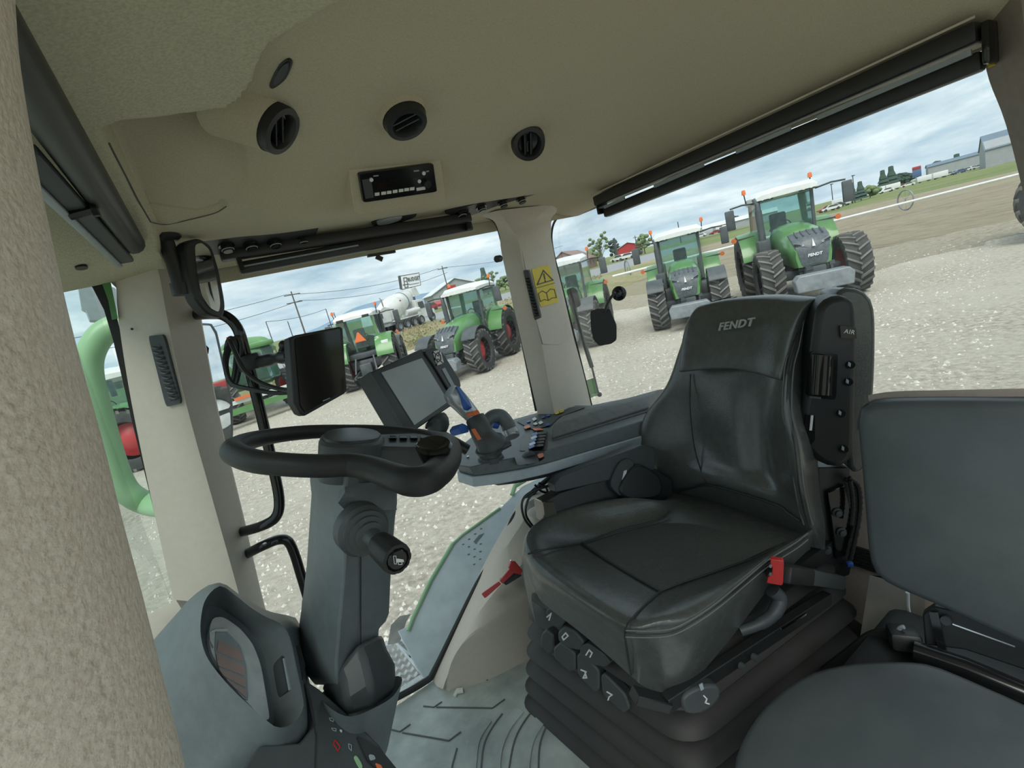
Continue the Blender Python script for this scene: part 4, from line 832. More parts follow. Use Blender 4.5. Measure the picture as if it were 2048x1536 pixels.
# -- gas strut of the rear window, outside
gs = thing('gas_strut', A(1190, 780, X=1.45), label='black gas strut with green bracket holding the rear window', cat='gas strut')
b = MB(); b.cyl(A(1140, 598, X=1.43), A(1184, 735, X=1.43), .0105, n=12); b.build('cylinder', MAT['black'], gs)
b = MB(); b.cyl(A(1184, 735, X=1.43), A(1197, 788, X=1.43), .005, n=10); b.build('rod', MAT['grey_dark'], gs)
b = MB(); q = A(1199, 789, X=1.43); b.ball(q, .012); b.build('joint', MAT['black'], gs)
b = MB(); b.prism([A(1169, 762, X=1.46), A(1184, 757, X=1.46), A(1194, 790, X=1.46), A(1180, 797, X=1.46)], (.01, 0, 0)); b.cyl(A(1186, 790, X=1.455), A(1198, 788, X=1.44), .008, n=8); b.build('bracket', MAT['green_paint'], gs)
b = MB(); P6 = PN(A(1147, 597, X=1.47), (-.7, -.6, 0)); b = P6.slab(roundpoly([(1132, 580), (1146, 574), (1154, 580), (1162, 612), (1144, 618)], .2), -.02, 0); b.build('work_lamp', MAT['black'], gs)
# ================================================================== SEATS
def surf(rows, n=5):
    """smooth grid through control points"""
    r1 = [crom(r, n) for r in rows]
    cols = [crom([r[k] for r in r1], n) for k in range(len(r1[0]))]
    return [[c[i] for c in cols] for i in range(len(cols[0]))]
seat = thing('driver_seat', (.82, .88, 0), label='black leather driver seat with a logo on its headrest', cat='seat')
ZR = [[(1345, 985, .56), (1390, 985, .54), (1470, 1005, .53), (1590, 1050, .53), (1630, 1050, .56), (1620, 1100, .50)],
      [(1330, 1000, .60), (1370, 1008, .578), (1450, 1035, .57), (1570, 1078, .572), (1616, 1066, .60), (1606, 1110, .53)],
      [(1251, 997, .640), (1318, 1040, .578), (1400, 1085, .566), (1500, 1120, .568), (1539, 1115, .612), (1532, 1185, .50)],
      [(1128, 1023, .658), (1230, 1063, .588), (1320, 1112, .577), (1410, 1152, .580), (1470, 1174, .622), (1462, 1276, .48)],
      [(1070, 1058, .660), (1163, 1086, .604), (1240, 1136, .594), (1321, 1182, .598), (1391, 1234, .622), (1391, 1357, .46)],
      [(1053, 1102, .645), (1085, 1130, .640), (1150, 1180, .640), (1254, 1245, .632), (1325, 1262, .612), (1340, 1383, .465)],
      [(1056, 1140, .590), (1075, 1170, .580), (1155, 1228, .570), (1253, 1292, .565), (1290, 1310, .55), (1318, 1384, .465)],
      [(1072, 1186, .53), (1088, 1208, .52), (1170, 1272, .50), (1262, 1352, .485), (1280, 1368, .475), (1306, 1382, .465)]]
rows = []
for r in ZR:
    P = [A(x, y, Z=z) for x, y, z in r]; lft = (P[0] - P[1]).normalized()
    rows.append([P[0] + V(.0, .05, -.12), P[0] + V(0, .035, -.03)] + P)
cg = surf(rows, 6); b = MB(); b.sheet(cg); cush = b.build('cushion', MAT['leather_black'], seat, ang=70)
def offs(P, h=.003): return [p + (EYE - p).normalized() * h for p in P]
def seam(pts, par, r=.0022, m_='black', n=5, nm='seam'):
    b = MB(); b.tube(offs(crom(pts, n), .005), r, 6); b.build(nm, MAT[m_], par)
ctl = [[q for q in r] for r in rows]
seam([A(x, y, Z=z) for x, y, z in [(1340, 1022, .59), (1318, 1040, .580), (1230, 1063, .590), (1163, 1086, .606), (1085, 1100, .648), (1056, 1108, .648)]], cush)
seam([A(x, y, Z=z) for x, y, z in [(1163, 1086, .606), (1240, 1136, .596), (1321, 1182, .600)]], cush, .003)
seam([A(x, y, Z=z) for x, y, z in [(1321, 1182, .600), (1365, 1165, .592), (1410, 1150, .584), (1500, 1118, .572), (1570, 1086, .574)]], cush)
seam([A(x, y, Z=z) for x, y, z in [(1321, 1182, .600), (1290, 1210, .618), (1262, 1240, .634), (1251, 1262, .625), (1252, 1290, .59), (1262, 1350, .49)]], cush)
for d_, m_ in ((0, 'stitch'), (7, 'black'), (13, 'stitch')):
    seam([A(x, y + d_, Z=z - d_ * .0007) for x, y, z in [(1251, 1261, .628), (1300, 1262, .62), (1345, 1257, .622), (1391, 1234, .625), (1440, 1200, .624), (1497, 1152, .616), (1539, 1118, .612), (1590, 1086, .604), (1616, 1066, .602)]], cush, .0013, m_, nm='stitching')
# perforated centre panel
pc = [[(1330, 1046, .578), (1400, 1050, .572), (1480, 1075, .570), (1555, 1088, .572)], [(1245, 1066, .588), (1330, 1092, .577), (1400, 1115, .571), (1480, 1124, .572)], [(1175, 1088, .603), (1255, 1125, .592), (1320, 1150, .588), (1400, 1155, .583)], [(1170, 1090, .604), (1240, 1134, .595), (1310, 1175, .598), (1330, 1178, .599)]]
b = MB(); b.sheet([[p + (EYE - p).normalized() * .004 for p in r] for r in surf([[A(x, y, Z=z) for x, y, z in r] for r in pc], 5)]); b.build('centre_panel', MAT['leather_perf'], seat, ang=70, label='finely ribbed leather centre of the cushion')
BR = [[(1335, 1020, 1.06), (1410, 1024, 1.07), (1480, 1058, 1.08), (1556, 1085, 1.07), (1612, 1092, 1.03), (1650, 1100, 1.10)],
      [(1335, 985, 1.02), (1410, 966, 1.01), (1480, 985, 1.01), (1556, 1011, 1.0), (1619, 1053, .99), (1650, 1050, 1.08)],
      [(1293, 930, 1.00), (1397, 920, 1.045), (1475, 935, 1.035), (1545, 950, 1.035), (1598, 968, .96), (1640, 990, 1.08)],
      [(1283, 878, 1.02), (1387, 880, 1.075), (1465, 880, 1.060), (1537, 890, 1.065), (1588, 892, .98), (1634, 905, 1.10)],
      [(1296, 828, 1.06), (1381, 815, 1.10), (1460, 812, 1.085), (1537, 818, 1.09), (1575, 820, 1.02), (1622, 820, 1.13)],
      [(1335, 770, 1.11), (1381, 750, 1.118), (1460, 742, 1.118), (1550, 750, 1.105), (1578, 738, 1.07), (1618, 740, 1.16)],
      [(1360, 700, 1.15), (1395, 690, 1.155), (1470, 680, 1.155), (1560, 690, 1.135), (1589, 690, 1.11), (1622, 680, 1.19)],
      [(1380, 645, 1.19), (1410, 635, 1.19), (1480, 625, 1.19), (1570, 630, 1.175), (1597, 632, 1.15), (1630, 636, 1.21)],
      [(1420, 610, 1.25), (1440, 606, 1.25), (1490, 600, 1.25), (1560, 598, 1.25), (1600, 604, 1.24), (1622, 612, 1.25)]]
rows = []
for i, r in enumerate(BR):
    P = [A(x, y, X=z) for x, y, z in r]; rows.append([P[0] + V(.11, -.02, .0), P[0] + V(.04, .012, 0)] + P)
b = MB(); b.sheet(surf(rows, 6)); bk = b.build('backrest', MAT['leather_black'], seat, ang=70)
b = MB(); b.loft([[A(x, y, X=X_ + .10) for x, y, X_ in (r[0], r[2], r[5])] + [A(r[5][0], r[5][1], X=r[5][2] + .14), A(r[0][0], r[0][1], X=r[0][2] + .14)] for r in BR]); b.build('back_shell', MAT['black'], seat)
seam([A(x, y, X=z) for x, y, z in [(1381, 748, 1.116), (1380, 815, 1.084), (1388, 890, 1.055), (1400, 935, 1.03), (1412, 968, 1.008)]], bk)
seam([A(x, y, X=z) for x, y, z in [(1352, 984, 1.012), (1385, 975, 1.01), (1415, 970, 1.006), (1480, 986, 1.006), (1556, 1011, .996), (1575, 1025, .99), (1600, 1042, .985)]], bk, .003)
for d_ in (-9, 0, 9):
    seam([A(x + d_, y, X=z - .003 + abs(d_) * .0006) for x, y, z in [(1599, 640, 1.15), (1590, 690, 1.11), (1578, 738, 1.07), (1574, 820, 1.03), (1582, 860, 1.005), (1590, 895, .985), (1598, 968, .965), (1608, 1020, .98), (1617, 1050, .985)]], bk, .0015, 'stitch' if d_ else 'black', nm='piping')
# headrest pad
HP = [[(1361, 742), (1410, 737), (1460, 736), (1510, 744), (1556, 757)], [(1363, 722), (1412, 715), (1465, 712), (1514, 718), (1561, 730)], [(1366, 690), (1417, 680), (1472, 676), (1523, 680), (1569, 692)], [(1376, 648), (1427, 638), (1482, 632), (1534, 632), (1585, 643)], [(1396, 615), (1442, 604), (1492, 599), (1548, 599), (1606, 607)], [(1425, 604), (1455, 598), (1502, 592), (1562, 589), (1632, 594)], [(1440, 602), (1470, 597), (1510, 592), (1562, 590), (1644, 600)]]
HX = (1.075, 1.085, 1.105, 1.130, 1.160, 1.205, 1.27)
rows = []
for r, X_ in zip(HP, HX):
    P = [A(x, y, X=X_ - (.012, 0, -.004, 0, .014)[k]) for k, (x, y) in enumerate(r)]
    rows.append([P[0] + V(.06, -.01, 0), P[0] + V(.02, .008, 0)] + P + [P[-1] + V(.03, -.010, -.006), P[-1] + V(.08, -.004, -.012)])
rows = [[q + V(.05, 0, .004) for q in rows[0]], [q + V(.012, 0, -.004) for q in rows[0]]] + rows
b = MB(); b.sheet(surf(rows, 5)); hd = b.build('headrest', MAT['leather_black'], seat, ang=70)
pt = PL(A(1417, 680, X=1.100), A(1523, 680, X=1.097), A(1482, 632, X=1.124)); u_ = (pt(1509, 644) - pt(1431, 656)).normalized(); v_ = pt.n.cross(u_)
if v_.z < 0: v_ = -v_
mat('logo_grey', (0.42, 0.43, 0.43), 0.45)
tb = text_mb('FENDT', .0285, M4(u_, v_, u_.cross(v_), pt(1470, 650, .004)), .002, .25, .0006, sx=1.06); tb.build('logo', MAT['logo_grey'], hd, fix=False, label='silver grey FENDT lettering')
# folded armrest pod on the near side
P7 = PN(A(1660, 760, Y=.56), (-.72, -.69, .05))
pod = thing('side_pod', P7.o, label='x')
bpy.data.objects.remove(pod)
b = P7.slab(loop([(1674, 583), (1708, 576), (1736, 588), (1751, 620), (1753, 700), (1750, 780), (1744, 850), (1735, 930), (1700, 940), (1690, 800), (1680, 640)], 40), -.17, -.05); b.build('folded_armrest_pad', MAT['leather_black'], seat, bevel=.012)
b = P7.slab(loop([(1634, 628), (1648, 603), (1675, 591), (1700, 593), (1712, 612), (1716, 680), (1714, 780), (1711, 890), (1700, 925), (1671, 936), (1641, 926), (1615, 902), (1604, 875), (1605, 820), (1613, 780), (1623, 705)], 48), -.10, 0); podo = b.build('folded_armrest_pod', MAT['black'], seat, bevel=.014)
P7.slab(roundpoly([(1620, 704), (1676, 708), (1672, 800), (1614, 794)], .1), -.01, .003).build('recess', MAT['black_gloss'], podo)
b = MB(); rr3 = []
for k in range(9):
    f = k / 8; rr3.append([P7(1620 + 48 * f, 709 + 4 * f, .003 + .022 * math.sin(PI * f) ** .6), P7(1614 + 50 * f, 788 + 4 * f, .003 + .022 * math.sin(PI * f) ** .6)])
b.sheet(rr3, -P7.n * .012); b.build('belt_guide', MAT['black_gloss'], podo, ang=50)
P7.slab([(1618, 792), (1642, 794), (1642, 798), (1618, 796)], .0, .012).build('chrome_edge', MAT['chrome'], podo)
P7.slab([(1611, 830), (1630, 832), (1630, 880), (1618, 895), (1608, 870)], -.01, .003).build('slot', MAT['black_gloss'], podo); P7.slab([(1622, 831), (1627, 831), (1624, 861), (1619, 861)], .003, .005).build('slot_light', MAT['white_print'], podo)
kb = P7.slab(roundpoly([(1680, 651), (1712, 655), (1714, 678), (1682, 676)], .1), 0, .008).build('air_switch', MAT['black_gloss'], podo)
uu, vv, _ = P7.axes(1688, 664, 1710, 667); vv = vv if vv.z > 0 else -vv
text_mb('AIR', .013, M4(uu, vv, uu.cross(vv), P7(1699, 664, .0085)), .0004).build('lettering', MAT['white_print'], kb, fix=False)
for x, y in ((1699, 729), (1695, 763), (1680, 826), (1686, 897)):
    b = MB(); c = P7(x, y, -.002); b.cyl(c, c + P7.n * .008, .0095, .0085, n=16); kn = b.build('push_button', MAT['black_gloss'], podo)
    P7.slab([(x - 2, y - 6), (x + 3, y - 2), (x + 2, y + 5), (x - 3, y + 2)], .006, .0066).build('symbol', MAT['grey_light'], kn)
# reclining mechanism
P9 = PN(A(1680, 1040, Y=.60), (-.55, -.83, .05))
P9.slab([(1636, 935), (1700, 935), (1706, 1000), (1712, 1090), (1700, 1150), (1650, 1170), (1600, 1150), (1618, 1080), (1640, 1040)], -.05, 0).build('side_plate', MAT['black'], seat, bevel=.003)
P9.slab([(1655, 985), (1690, 970), (1708, 1040), (1700, 1110), (1672, 1120)], 0, .012).build('hinge_plate', MAT['black_gloss'], seat, bevel=.003)
for x, y in ((1674, 1025), (1682, 1064), (1652, 1100)):
    b = MB(); c = P9(x, y, .012); b.lathe([(.0125, 0), (.0125, .003), (.008, .004), (.008, .010), (.0001, .011)], M4(*frame(P9.n), c), 14); b.build('bolt', MAT['grey_dark'], seat)
for k, pp_ in enumerate(([(1690, 958), (1705, 968), (1712, 1000), (1710, 1040), (1702, 1075)], [(1698, 955), (1716, 972), (1720, 1010), (1714, 1060), (1700, 1120)], [(1700, 962), (1704, 985), (1706, 1015), (1702, 1050)])):
    b = MB(); c = crom([P9(x, y, .02 + .006 * k) for x, y in pp_], 8); b.tube(c, [.0062 if i % 2 else .0048 for i in range(len(c))], 8); b.build('corrugated_hose', MAT['rubber'], seat)
b = MB(); q = P9(1699, 1128, .015); b.box((0, 0, 0), (.016, .012, .012), M4(*frame(P9.n), q), bev=.003); b.build('connector', MAT['blue'], seat)
# frame, suspension and bellows
SWV = math.radians(6); ca, sa = math.cos(SWV), math.sin(SWV)
def SP(u, v, z): return V(.835 - u * ca + v * sa * -1, .895 + u * sa * -1 * -1 + v * ca, z)   # u forward, v right
def rring(hu, hv, z, r=.05, c=(0, 0)): return [SP(c[0] + x, c[1] + y, z) for x, y in rrect(2 * hu, 2 * hv, r, 5)]
b = MB(); b.loft([rring(.285, .25, .425, .03), rring(.295, .26, .43, .03), rring(.295, .26, .47, .03), rring(.27, .24, .475, .03)]); b.build('seat_frame', MAT['black'], seat)
rg = []
for k in range(7):
    z1 = .425 - k * .066; g_ = .012 * k
    rg += [rring(.262 + g_, .240 + g_, z1, .06), rring(.285 + g_, .263 + g_, z1 - .010, .07), rring(.297 + g_, .275 + g_, z1 - .028, .07), rring(.285 + g_, .263 + g_, z1 - .046, .07), rring(.262 + g_, .240 + g_, z1 - .060, .06)]
rg = [r for r in rg if r[0].z > .0]
b = MB(); b.loft(rg); b.build('bellows', MAT['bellows'], seat, ang=50)
# adjusting levers under the cushion front
P8 = PN(A(1190, 1335, X=.535), (-.90, -.28, .30))
def handle(o_, h0, h1, icon=None, par=seat, nm='adjusting_lever'):
    h = P8.slab(roundpoly(o_, .22), h0, h1).build(nm, MAT['grey_dark'], par, bevel=.005)
    if icon: line2(P8, icon, 2.4, h1 + .0012, 'symbol', 'white_print', h, False)
    return h
handle([(1090, 1222), (1102, 1212), (1122, 1224), (1130, 1242), (1120, 1258), (1098, 1248)], 0, .05, [(1094, 1234), (1102, 1227), (1098, 1240)])
handle([(1115, 1264), (1128, 1252), (1150, 1262), (1168, 1284), (1160, 1302), (1134, 1296), (1116, 1282)], 0, .05, [(1124, 1274), (1131, 1266), (1136, 1272), (1127, 1280), (1124, 1274)])
handle([(1160, 1292), (1176, 1286), (1206, 1306), (1222, 1325), (1210, 1334), (1180, 1328), (1160, 1310)], 0, .05, [(1172, 1310), (1178, 1300), (1184, 1306), (1180, 1314)])
handle([(1106, 1296), (1120, 1284), (1150, 1306), (1150, 1342), (1138, 1344), (1108, 1318)], 0, .03)
handle([(1152, 1312), (1160, 1304), (1198, 1340), (1198, 1380), (1188, 1386), (1154, 1350)], 0, .03, [(1162, 1340), (1172, 1344), (1166, 1356), (1173, 1356), (1170, 1346)])
handle([(1200, 1352), (1208, 1346), (1250, 1388), (1260, 1418), (1246, 1428), (1204, 1390)], 0, .03, [(1214, 1384), (1224, 1390), (1218, 1394), (1216, 1400)])
handle([(1082, 1268), (1092, 1258), (1106, 1270), (1108, 1300), (1096, 1312), (1080, 1290)], -.02, .012, nm='lever_bracket')
P10 = PN(A(1400, 1400, Y=.58), (-.35, -.88, .30))
lh = P10.slab(loop([(1364, 1398), (1384, 1380), (1415, 1370), (1440, 1374), (1443, 1392), (1430, 1412), (1402, 1428), (1372, 1426)], 28), -.02, .02).build('slide_handle', MAT['grey_dark'], seat, bevel=.006)
line2(P10, [(1408, 1392), (1414, 1398), (1411, 1406), (1418, 1408)], 2.4, .0212, 'symbol', 'white_print', lh, False)
P10.slab([(1398, 1370), (1405, 1366), (1408, 1378), (1402, 1382)], .02, .022).build('scuff', MAT['grey_light'], lh)
b = MB(); b.obox(A(1268, 1390, Y=.62), A(1335, 1408, Y=.60), .03, .02); b.obox(A(1330, 1408, Y=.60), A(1655, 1195, Y=.575), .022, .03); b.build('slide_rail', MAT['black'], seat, bevel=.002)
b = MB(); b.tube(crom([A(1545, 1180, Y=.58), A(1560, 1200, Y=.57), A(1545, 1230, Y=.57), A(1515, 1250, Y=.58), A(1480, 1262, Y=.60)], 5), [.016] * 5 + [.015] * 5 + [.013] * 5 + [.011] * 6, 12); hl_ = b.build('height_lever', MAT['grey_dark'], seat)
for x, y in ((1505, 1312), (1480, 1330)):
    b = MB(); c = A(x, y, Y=.565); b.cyl(c, c + V(0, -.012, 0), .007, n=8); b.build('bolt', MAT['grey_dark'], seat)
b = MB(); b.obox(A(1562, 1258, Y=.555), A(1612, 1228, Y=.555), .003, .004); b.build('steel_edge', MAT['chrome'], seat)
# belt buckle
bk_ = thing('belt_buckle', A(1640, 1160, Y=.57), label='black seat-belt buckle with a red release button beside the driver seat', cat='belt buckle')
b = MB(); b.obox(A(1556, 1144, Y=.545), A(1605, 1150, Y=.56), .052, .036, up=(0, 0, 1), bev=.006); bb = b.build('housing', MAT['black'], bk_)
b = MB(); b.obox(A(1600, 1149, Y=.56), A(1672, 1162, Y=.585), .044, .034, bev=.005); b.build('strap_sleeve', MAT['grey_dark'], bk_)
P11 = PN(A(1550, 1143, Y=.535), (-.85, -.5, .1))
P11.slab(roundpoly([(1541, 1118), (1568, 1122), (1566, 1172), (1533, 1166), (1536, 1155), (1544, 1150), (1545, 1136), (1541, 1130)], .15), -.01, .003).build('release_button', MAT['red_plastic'], bk_, bevel=.002, label='red release button')
for y in (1132, 1148): P11.slab([(1539, y - 3), (1544, y - 2), (1543, y + 4), (1538, y + 3)], .0, .004).build('slot_edge', MAT['chrome'], bk_)
# armrest bracket, belt reel and cables on the far side of the seat
P12 = PN(A(1190, 985, Y=1.03), (-.2, -.95, .22))
bk2 = thing('armrest_bracket', P12.o, label='glossy black steel bracket carrying the armrest beside the seat', cat='bracket')
P12.slab([(1108, 970), (1120, 952), (1285, 890), (1310, 895), (1310, 940), (1112, 985)], -.06, .0).build('arm_beam', MAT['grey_dark'], bk2, bevel=.003)
P12.slab([(1086, 1005), (1120, 985), (1300, 930), (1345, 960), (1345, 1020), (1250, 1010), (1150, 1025), (1092, 1045)], -.08, -.01).build('side_plate', MAT['black'], bk2, bevel=.003)
P12.slab([(1086, 1005), (1108, 1004), (1116, 1036), (1092, 1046)], -.08, .002).build('end_plate', MAT['black_gloss'], bk2)
P12.slab(loop([(1222, 965), (1240, 925), (1262, 918), (1268, 935), (1250, 990), (1232, 985)], 24), -.03, .012).build('belt_reel_cover', MAT['grey_dark'], bk2, bevel=.003)
P12.slab(loop([(1240, 975), (1262, 938), (1285, 930), (1320, 955), (1322, 990), (1280, 1000), (1250, 995)], 28), -.03, .02).build('belt_reel', MAT['black'], bk2, bevel=.006)
P12.slab([(1248, 942), (1254, 940), (1250, 960), (1244, 962)], .012, .014).build('steel_tongue', MAT['white_print'], bk2)
for k, pp_ in enumerate(([(1098, 972), (1060, 985), (1044, 1005), (1048, 1035), (1062, 1055)], [(1104, 968), (1075, 980), (1056, 1000), (1052, 1030), (1070, 1058)], [(1070, 970), (1082, 982), (1098, 985), (1108, 975)], [(1078, 966), (1092, 975), (1096, 990)])):
    b = MB(); b.tube(crom([A(x, y, Y=1.12 + .02 * k) for x, y in pp_], 6), .0035, 8); b.build('cable', MAT['black'], bk2)
# ---------------------------------------------------------------- instructor seat
ins = thing('instructor_seat', (.85, .25, 0), label='flat grey-black fold-down passenger seat at the lower right', cat='seat')
PB = PN(A(1880, 1000, X=.93), (-.95, -.22, .22))
def puff(pl, o_, h0, h1, n=72, rnd=.03, dome=.012):
    O = [pl(x, y, h1) for x, y in loop(o_, n)]; c = sum(O, V(0, 0, 0)) / n; rings = []
    rings.append([q - pl.n * (h1 - h0) for q in O])
    for f, dn in ((0, rnd), (.012, rnd * .45), (.035, rnd * .12), (.08, 0), (.3, -dome * .5), (.65, -dome), (.95, -dome)):
        rings.append([q.lerp(c, f) - pl.n * dn for q in O])
    b = MB(); b.loft(rings); return b
bo = [(1712, 842), (1722, 812), (1755, 802), (1850, 799), (2000, 800), (2160, 806), (2210, 830), (2210, 1100), (2210, 1330), (2120, 1330), (2048, 1296), (1960, 1256), (1860, 1210), (1790, 1180), (1752, 1155), (1736, 1120), (1728, 1040), (1720, 940)]
puff(PB, bo, -.055, 0, rnd=.022).build('backrest', MAT['grey_dark'], ins, ang=60)
mat('seat_vinyl', (0.070, 0.083, 0.088), 0.40, c2=(0.060, 0.072, 0.077), nscale=15, bump=0.12, bscale=500)
ins.children[0].data.materials[0] = MAT['seat_vinyl']
for d_ in (0, 9): 
    b = MB(); b.tube(crom([PB(x, y + d_, -.012) for x, y in [(1716, 850), (1726, 818), (1760, 807), (1900, 806), (2050, 808), (2150, 812)]], 6), .0028, 6); b.build('piping', MAT['black'], ins)
b = MB(); b.tube(crom([PB(x, y, -.05) for x, y in [(1740, 800), (1790, 793), (1900, 791), (2060, 789), (2160, 795)]], 5), .010, 8); b.build('back_edge', MAT['beige_dark'], ins, label='brownish rear shell edge')
PC = PN((.7, .3, .50), (-.04, -.0, 1))
co = [(1462, 1560), (1470, 1490), (1520, 1408), (1600, 1346), (1680, 1322), (1770, 1314), (1850, 1318), (1900, 1334), (1980, 1368), (2060, 1404), (2200, 1480), (2260, 1640), (2100, 1800), (1800, 1820), (1560, 1760), (1475, 1660)]
puff(PC, co, -.09, 0, rnd=.03, dome=.008).build('cushion', MAT['seat_vinyl'], ins, ang=60)
PHg = PN(A(1950, 1280, X=.955), (-.9, -.25, .35))
PHg.slab([(1845, 1228), (1870, 1212), (1960, 1232), (2140, 1300), (2140, 1370), (2048, 1340), (1930, 1300), (1850, 1290)], -.03, 0).build('hinge_box', MAT['black'], ins, bevel=.003)
b = MB(); b.tube([PHg(1828, 1300, .03), PHg(1930, 1335, .03), PHg(2140, 1425, .03)], .018, 12); b.build('hinge_tube', MAT['black_gloss'], ins)
PHg.slab([(1905, 1247), (2030, 1292), (2030, 1295), (1905, 1249.5)], 0, .003).build('steel_edge', MAT['chrome'], ins)
b = MB(); q = PHg(1892, 1238, 0); b.cyl(q, q + PHg.n * .012, .008, n=12); b.build('pivot', MAT['grey_dark'], ins)
PHg.slab([(1858, 1225), (1876, 1225), (1895, 1310), (1880, 1316)], -.005, .012).build('link', MAT['black_gloss'], ins)
b = MB(); b.box((.86, .28, .21), (.40, .36, .42), bev=.03); b.build('pedestal', MAT['black'], ins)
ps2 = MB(); ps2.loft([[A(x, y, X=1.12) for x, y in r] + [A(x, y, X=1.25) for x, y in r[::-1]] for r in ([(1740, 1150), (1790, 1155), (1850, 1180)], [(1728, 1225), (1780, 1235), (1850, 1240)], [(1716, 1300), (1770, 1310), (1850, 1320)], [(1700, 1420), (1770, 1430), (1850, 1440)])])
po = ps2.build('seat_post', MAT['beige'], label='beige moulded post behind the passenger seat', cat='post')
b = MB(); b.tube(crom([A(x, y, X=1.07) for x, y in [(1815, 1185), (1816, 1215), (1822, 1232), (1842, 1236)]], 5), .004, 8); b.build('wire_hook', MAT['white_print'], po)
bw = thing('lap_belt', A(1760, 1280, X=.95), label='black lap belt webbing lying beside the passenger cushion', cat='belt')
rws = [[A(x, y, X=.94), A(x2, y2, X=.94)] for x, y, x2, y2 in [(1640, 1335, 1660, 1345), (1690, 1296, 1705, 1312), (1735, 1262, 1745, 1285), (1780, 1256, 1782, 1280), (1812, 1262, 1806, 1300), (1815, 1300, 1800, 1320)]]
b = MB(); b.sheet([list(r) for r in zip(*[crom([r[k] for r in rws], 5) for k in (0, 1)])], (-.006, -.003, 0)); b.build('webbing', MAT['rubber'], bw, ang=50)
b = MB(); b.box((0, 0, 0), (.05, .035, .06), M4(*frame(V(-.8, -.5, .3)), A(1808, 1275, X=.93)), bev=.008); b.build('buckle', MAT['black'], bw)
b = MB(); b.tube(crom([A(x, y, X=.925) for x, y in [(1792, 1272), (1800, 1256), (1808, 1254)]], 4), .004, 6); b.build('buckle_edge', MAT['grey_light'], bw)
# ================================================================== THIS TRACTOR'S OWN OUTSIDE PARTS
fp = thing('side_cover', A(900, 1200, Y=1.80), label='grey plastic side cover with green edges below the right window', cat='body panel')
PF = PN(A(900, 1180, Y=1.86), (-.12, -.62, .78))
PF.slab([(795, 1262), (816, 1252), (900, 1092), (922, 1072), (1000, 1016), (1045, 972), (1130, 930), (1180, 1000), (1100, 1120), (1000, 1400), (870, 1390), (830, 1330)], -.05, 0).build('panel', MAT['fender_grey'], fp, bevel=.004)
b = MB(); b.tube([PF(x, y, .004) for x, y in [(816, 1262), (826, 1236), (862, 1160), (905, 1088)]], .009, 8); b.build('green_edge', MAT['green_light'], fp)
b = MB(); b.tube([PF(x, y, .004) for x, y in [(905, 1088), (925, 1070), (1000, 1016)]], .006, 8); b.build('green_edge', MAT['green_light'], fp)
b = MB(); b.tube([PF(x, y, .004) for x, y in [(1024, 990), (1030, 972), (1050, 960)]], .012, 8); b.build('green_edge', MAT['green_light'], fp)
mat('dimple', (0.12, 0.15, 0.17), 0.6)
for i in range(5):
    for j in range(7):
        if (j + i) % 2: continue
        x = 926 + i * 7 + j * 6.0 - i * 1.5; y = 1088 + i * 9 - j * 5.2 + i
        if x > 968 or (i > 2 and j > 3): continue
        PF.slab([(x - 2, y), (x + 2.5, y - 1.2), (x + 2.5, y + 1), (x - 2, y + 2)], 0, .002).build('dimple', MAT['dimple'], fp)
PF.slab([(948, 1082), (958, 1070), (968, 1066), (962, 1074), (955, 1082), (952, 1088)], 0, .003).build('emblem', MAT['dimple'], fp)
sp_ = thing('step', A(800, 1320, Z=-.30), label='galvanised serrated access step outside the right window', cat='step')
PS = PN((.2, 1.9, -.26), (0, 0, 1)); PS.o = A(800, 1330, Z=-.26)
for a_, c_ in (((748, 1298), (795, 1285)), ((795, 1285), (852, 1352)), ((800, 1284), (858, 1350)), ((790, 1392), (852, 1352))):
    b = MB(); b.obox(PS(*a_), PS(*c_), .03, .02); b.build('frame_bar', MAT['step_metal'], sp_)
for k in range(8):
    f = k / 7.; a_ = Vector((740, 1300, 0)).lerp(Vector((760, 1400, 0)), f); c_ = Vector((796, 1288, 0)).lerp(Vector((850, 1356, 0)), f)
    b = MB(); p_, q_ = PS(a_.x, a_.y), PS(c_.x, c_.y); rows = []
    for i in range(13):
        t_ = i / 12; p = p_.lerp(q_, t_); h = .012 if i % 2 else .0; rows.append([p + V(0, -.010, -.02), p + V(0, -.010, h), p + V(0, .010, h), p + V(0, .010, -.02)])
    b.loft(rows); b.build('tread_bar', MAT['step_metal'], sp_)
b = MB(); b.loft([[A(x, y, Y=2.05) for x, y in r] + [A(x, y, Y=2.10) for x, y in r[::-1]] for r in ([(775, 1290), (800, 1285)], [(782, 1250), (812, 1245)], [(800, 1232), (822, 1228)])]); b.build('side_plate', MAT['step_metal'], sp_)
# green bar outside the windscreen
gr_ = thing('green_rail', A(330, 1010, Y=2.0), label='thick green curved rail outside the windscreen', cat='rail')
b = MB(); b.tube(crom([A(340, 640, Y=1.62), A(312, 642, Y=1.85)] + [A(x, y, Y=2.0) for x, y in [(285, 645), (245, 648), (205, 668), (182, 705), (178, 745), (190, 800), (218, 900), (240, 960), (262, 990), (300, 1008)]] + [A(360, 1015, Y=1.80), A(430, 1020, Y=1.60)], 7), .038, 16); b.build('tube', MAT['green_light'], gr_)
b = MB(); PMb = PN(A(195, 600, Y=2.1), (.2, -.97, 0)); b = PMb.slab(roundpoly([(155, 565), (232, 575), (235, 640), (180, 640), (172, 620), (163, 615)], .1), -.08, 0); b.build('tinted_visor', MAT['grey_light'], gr_)
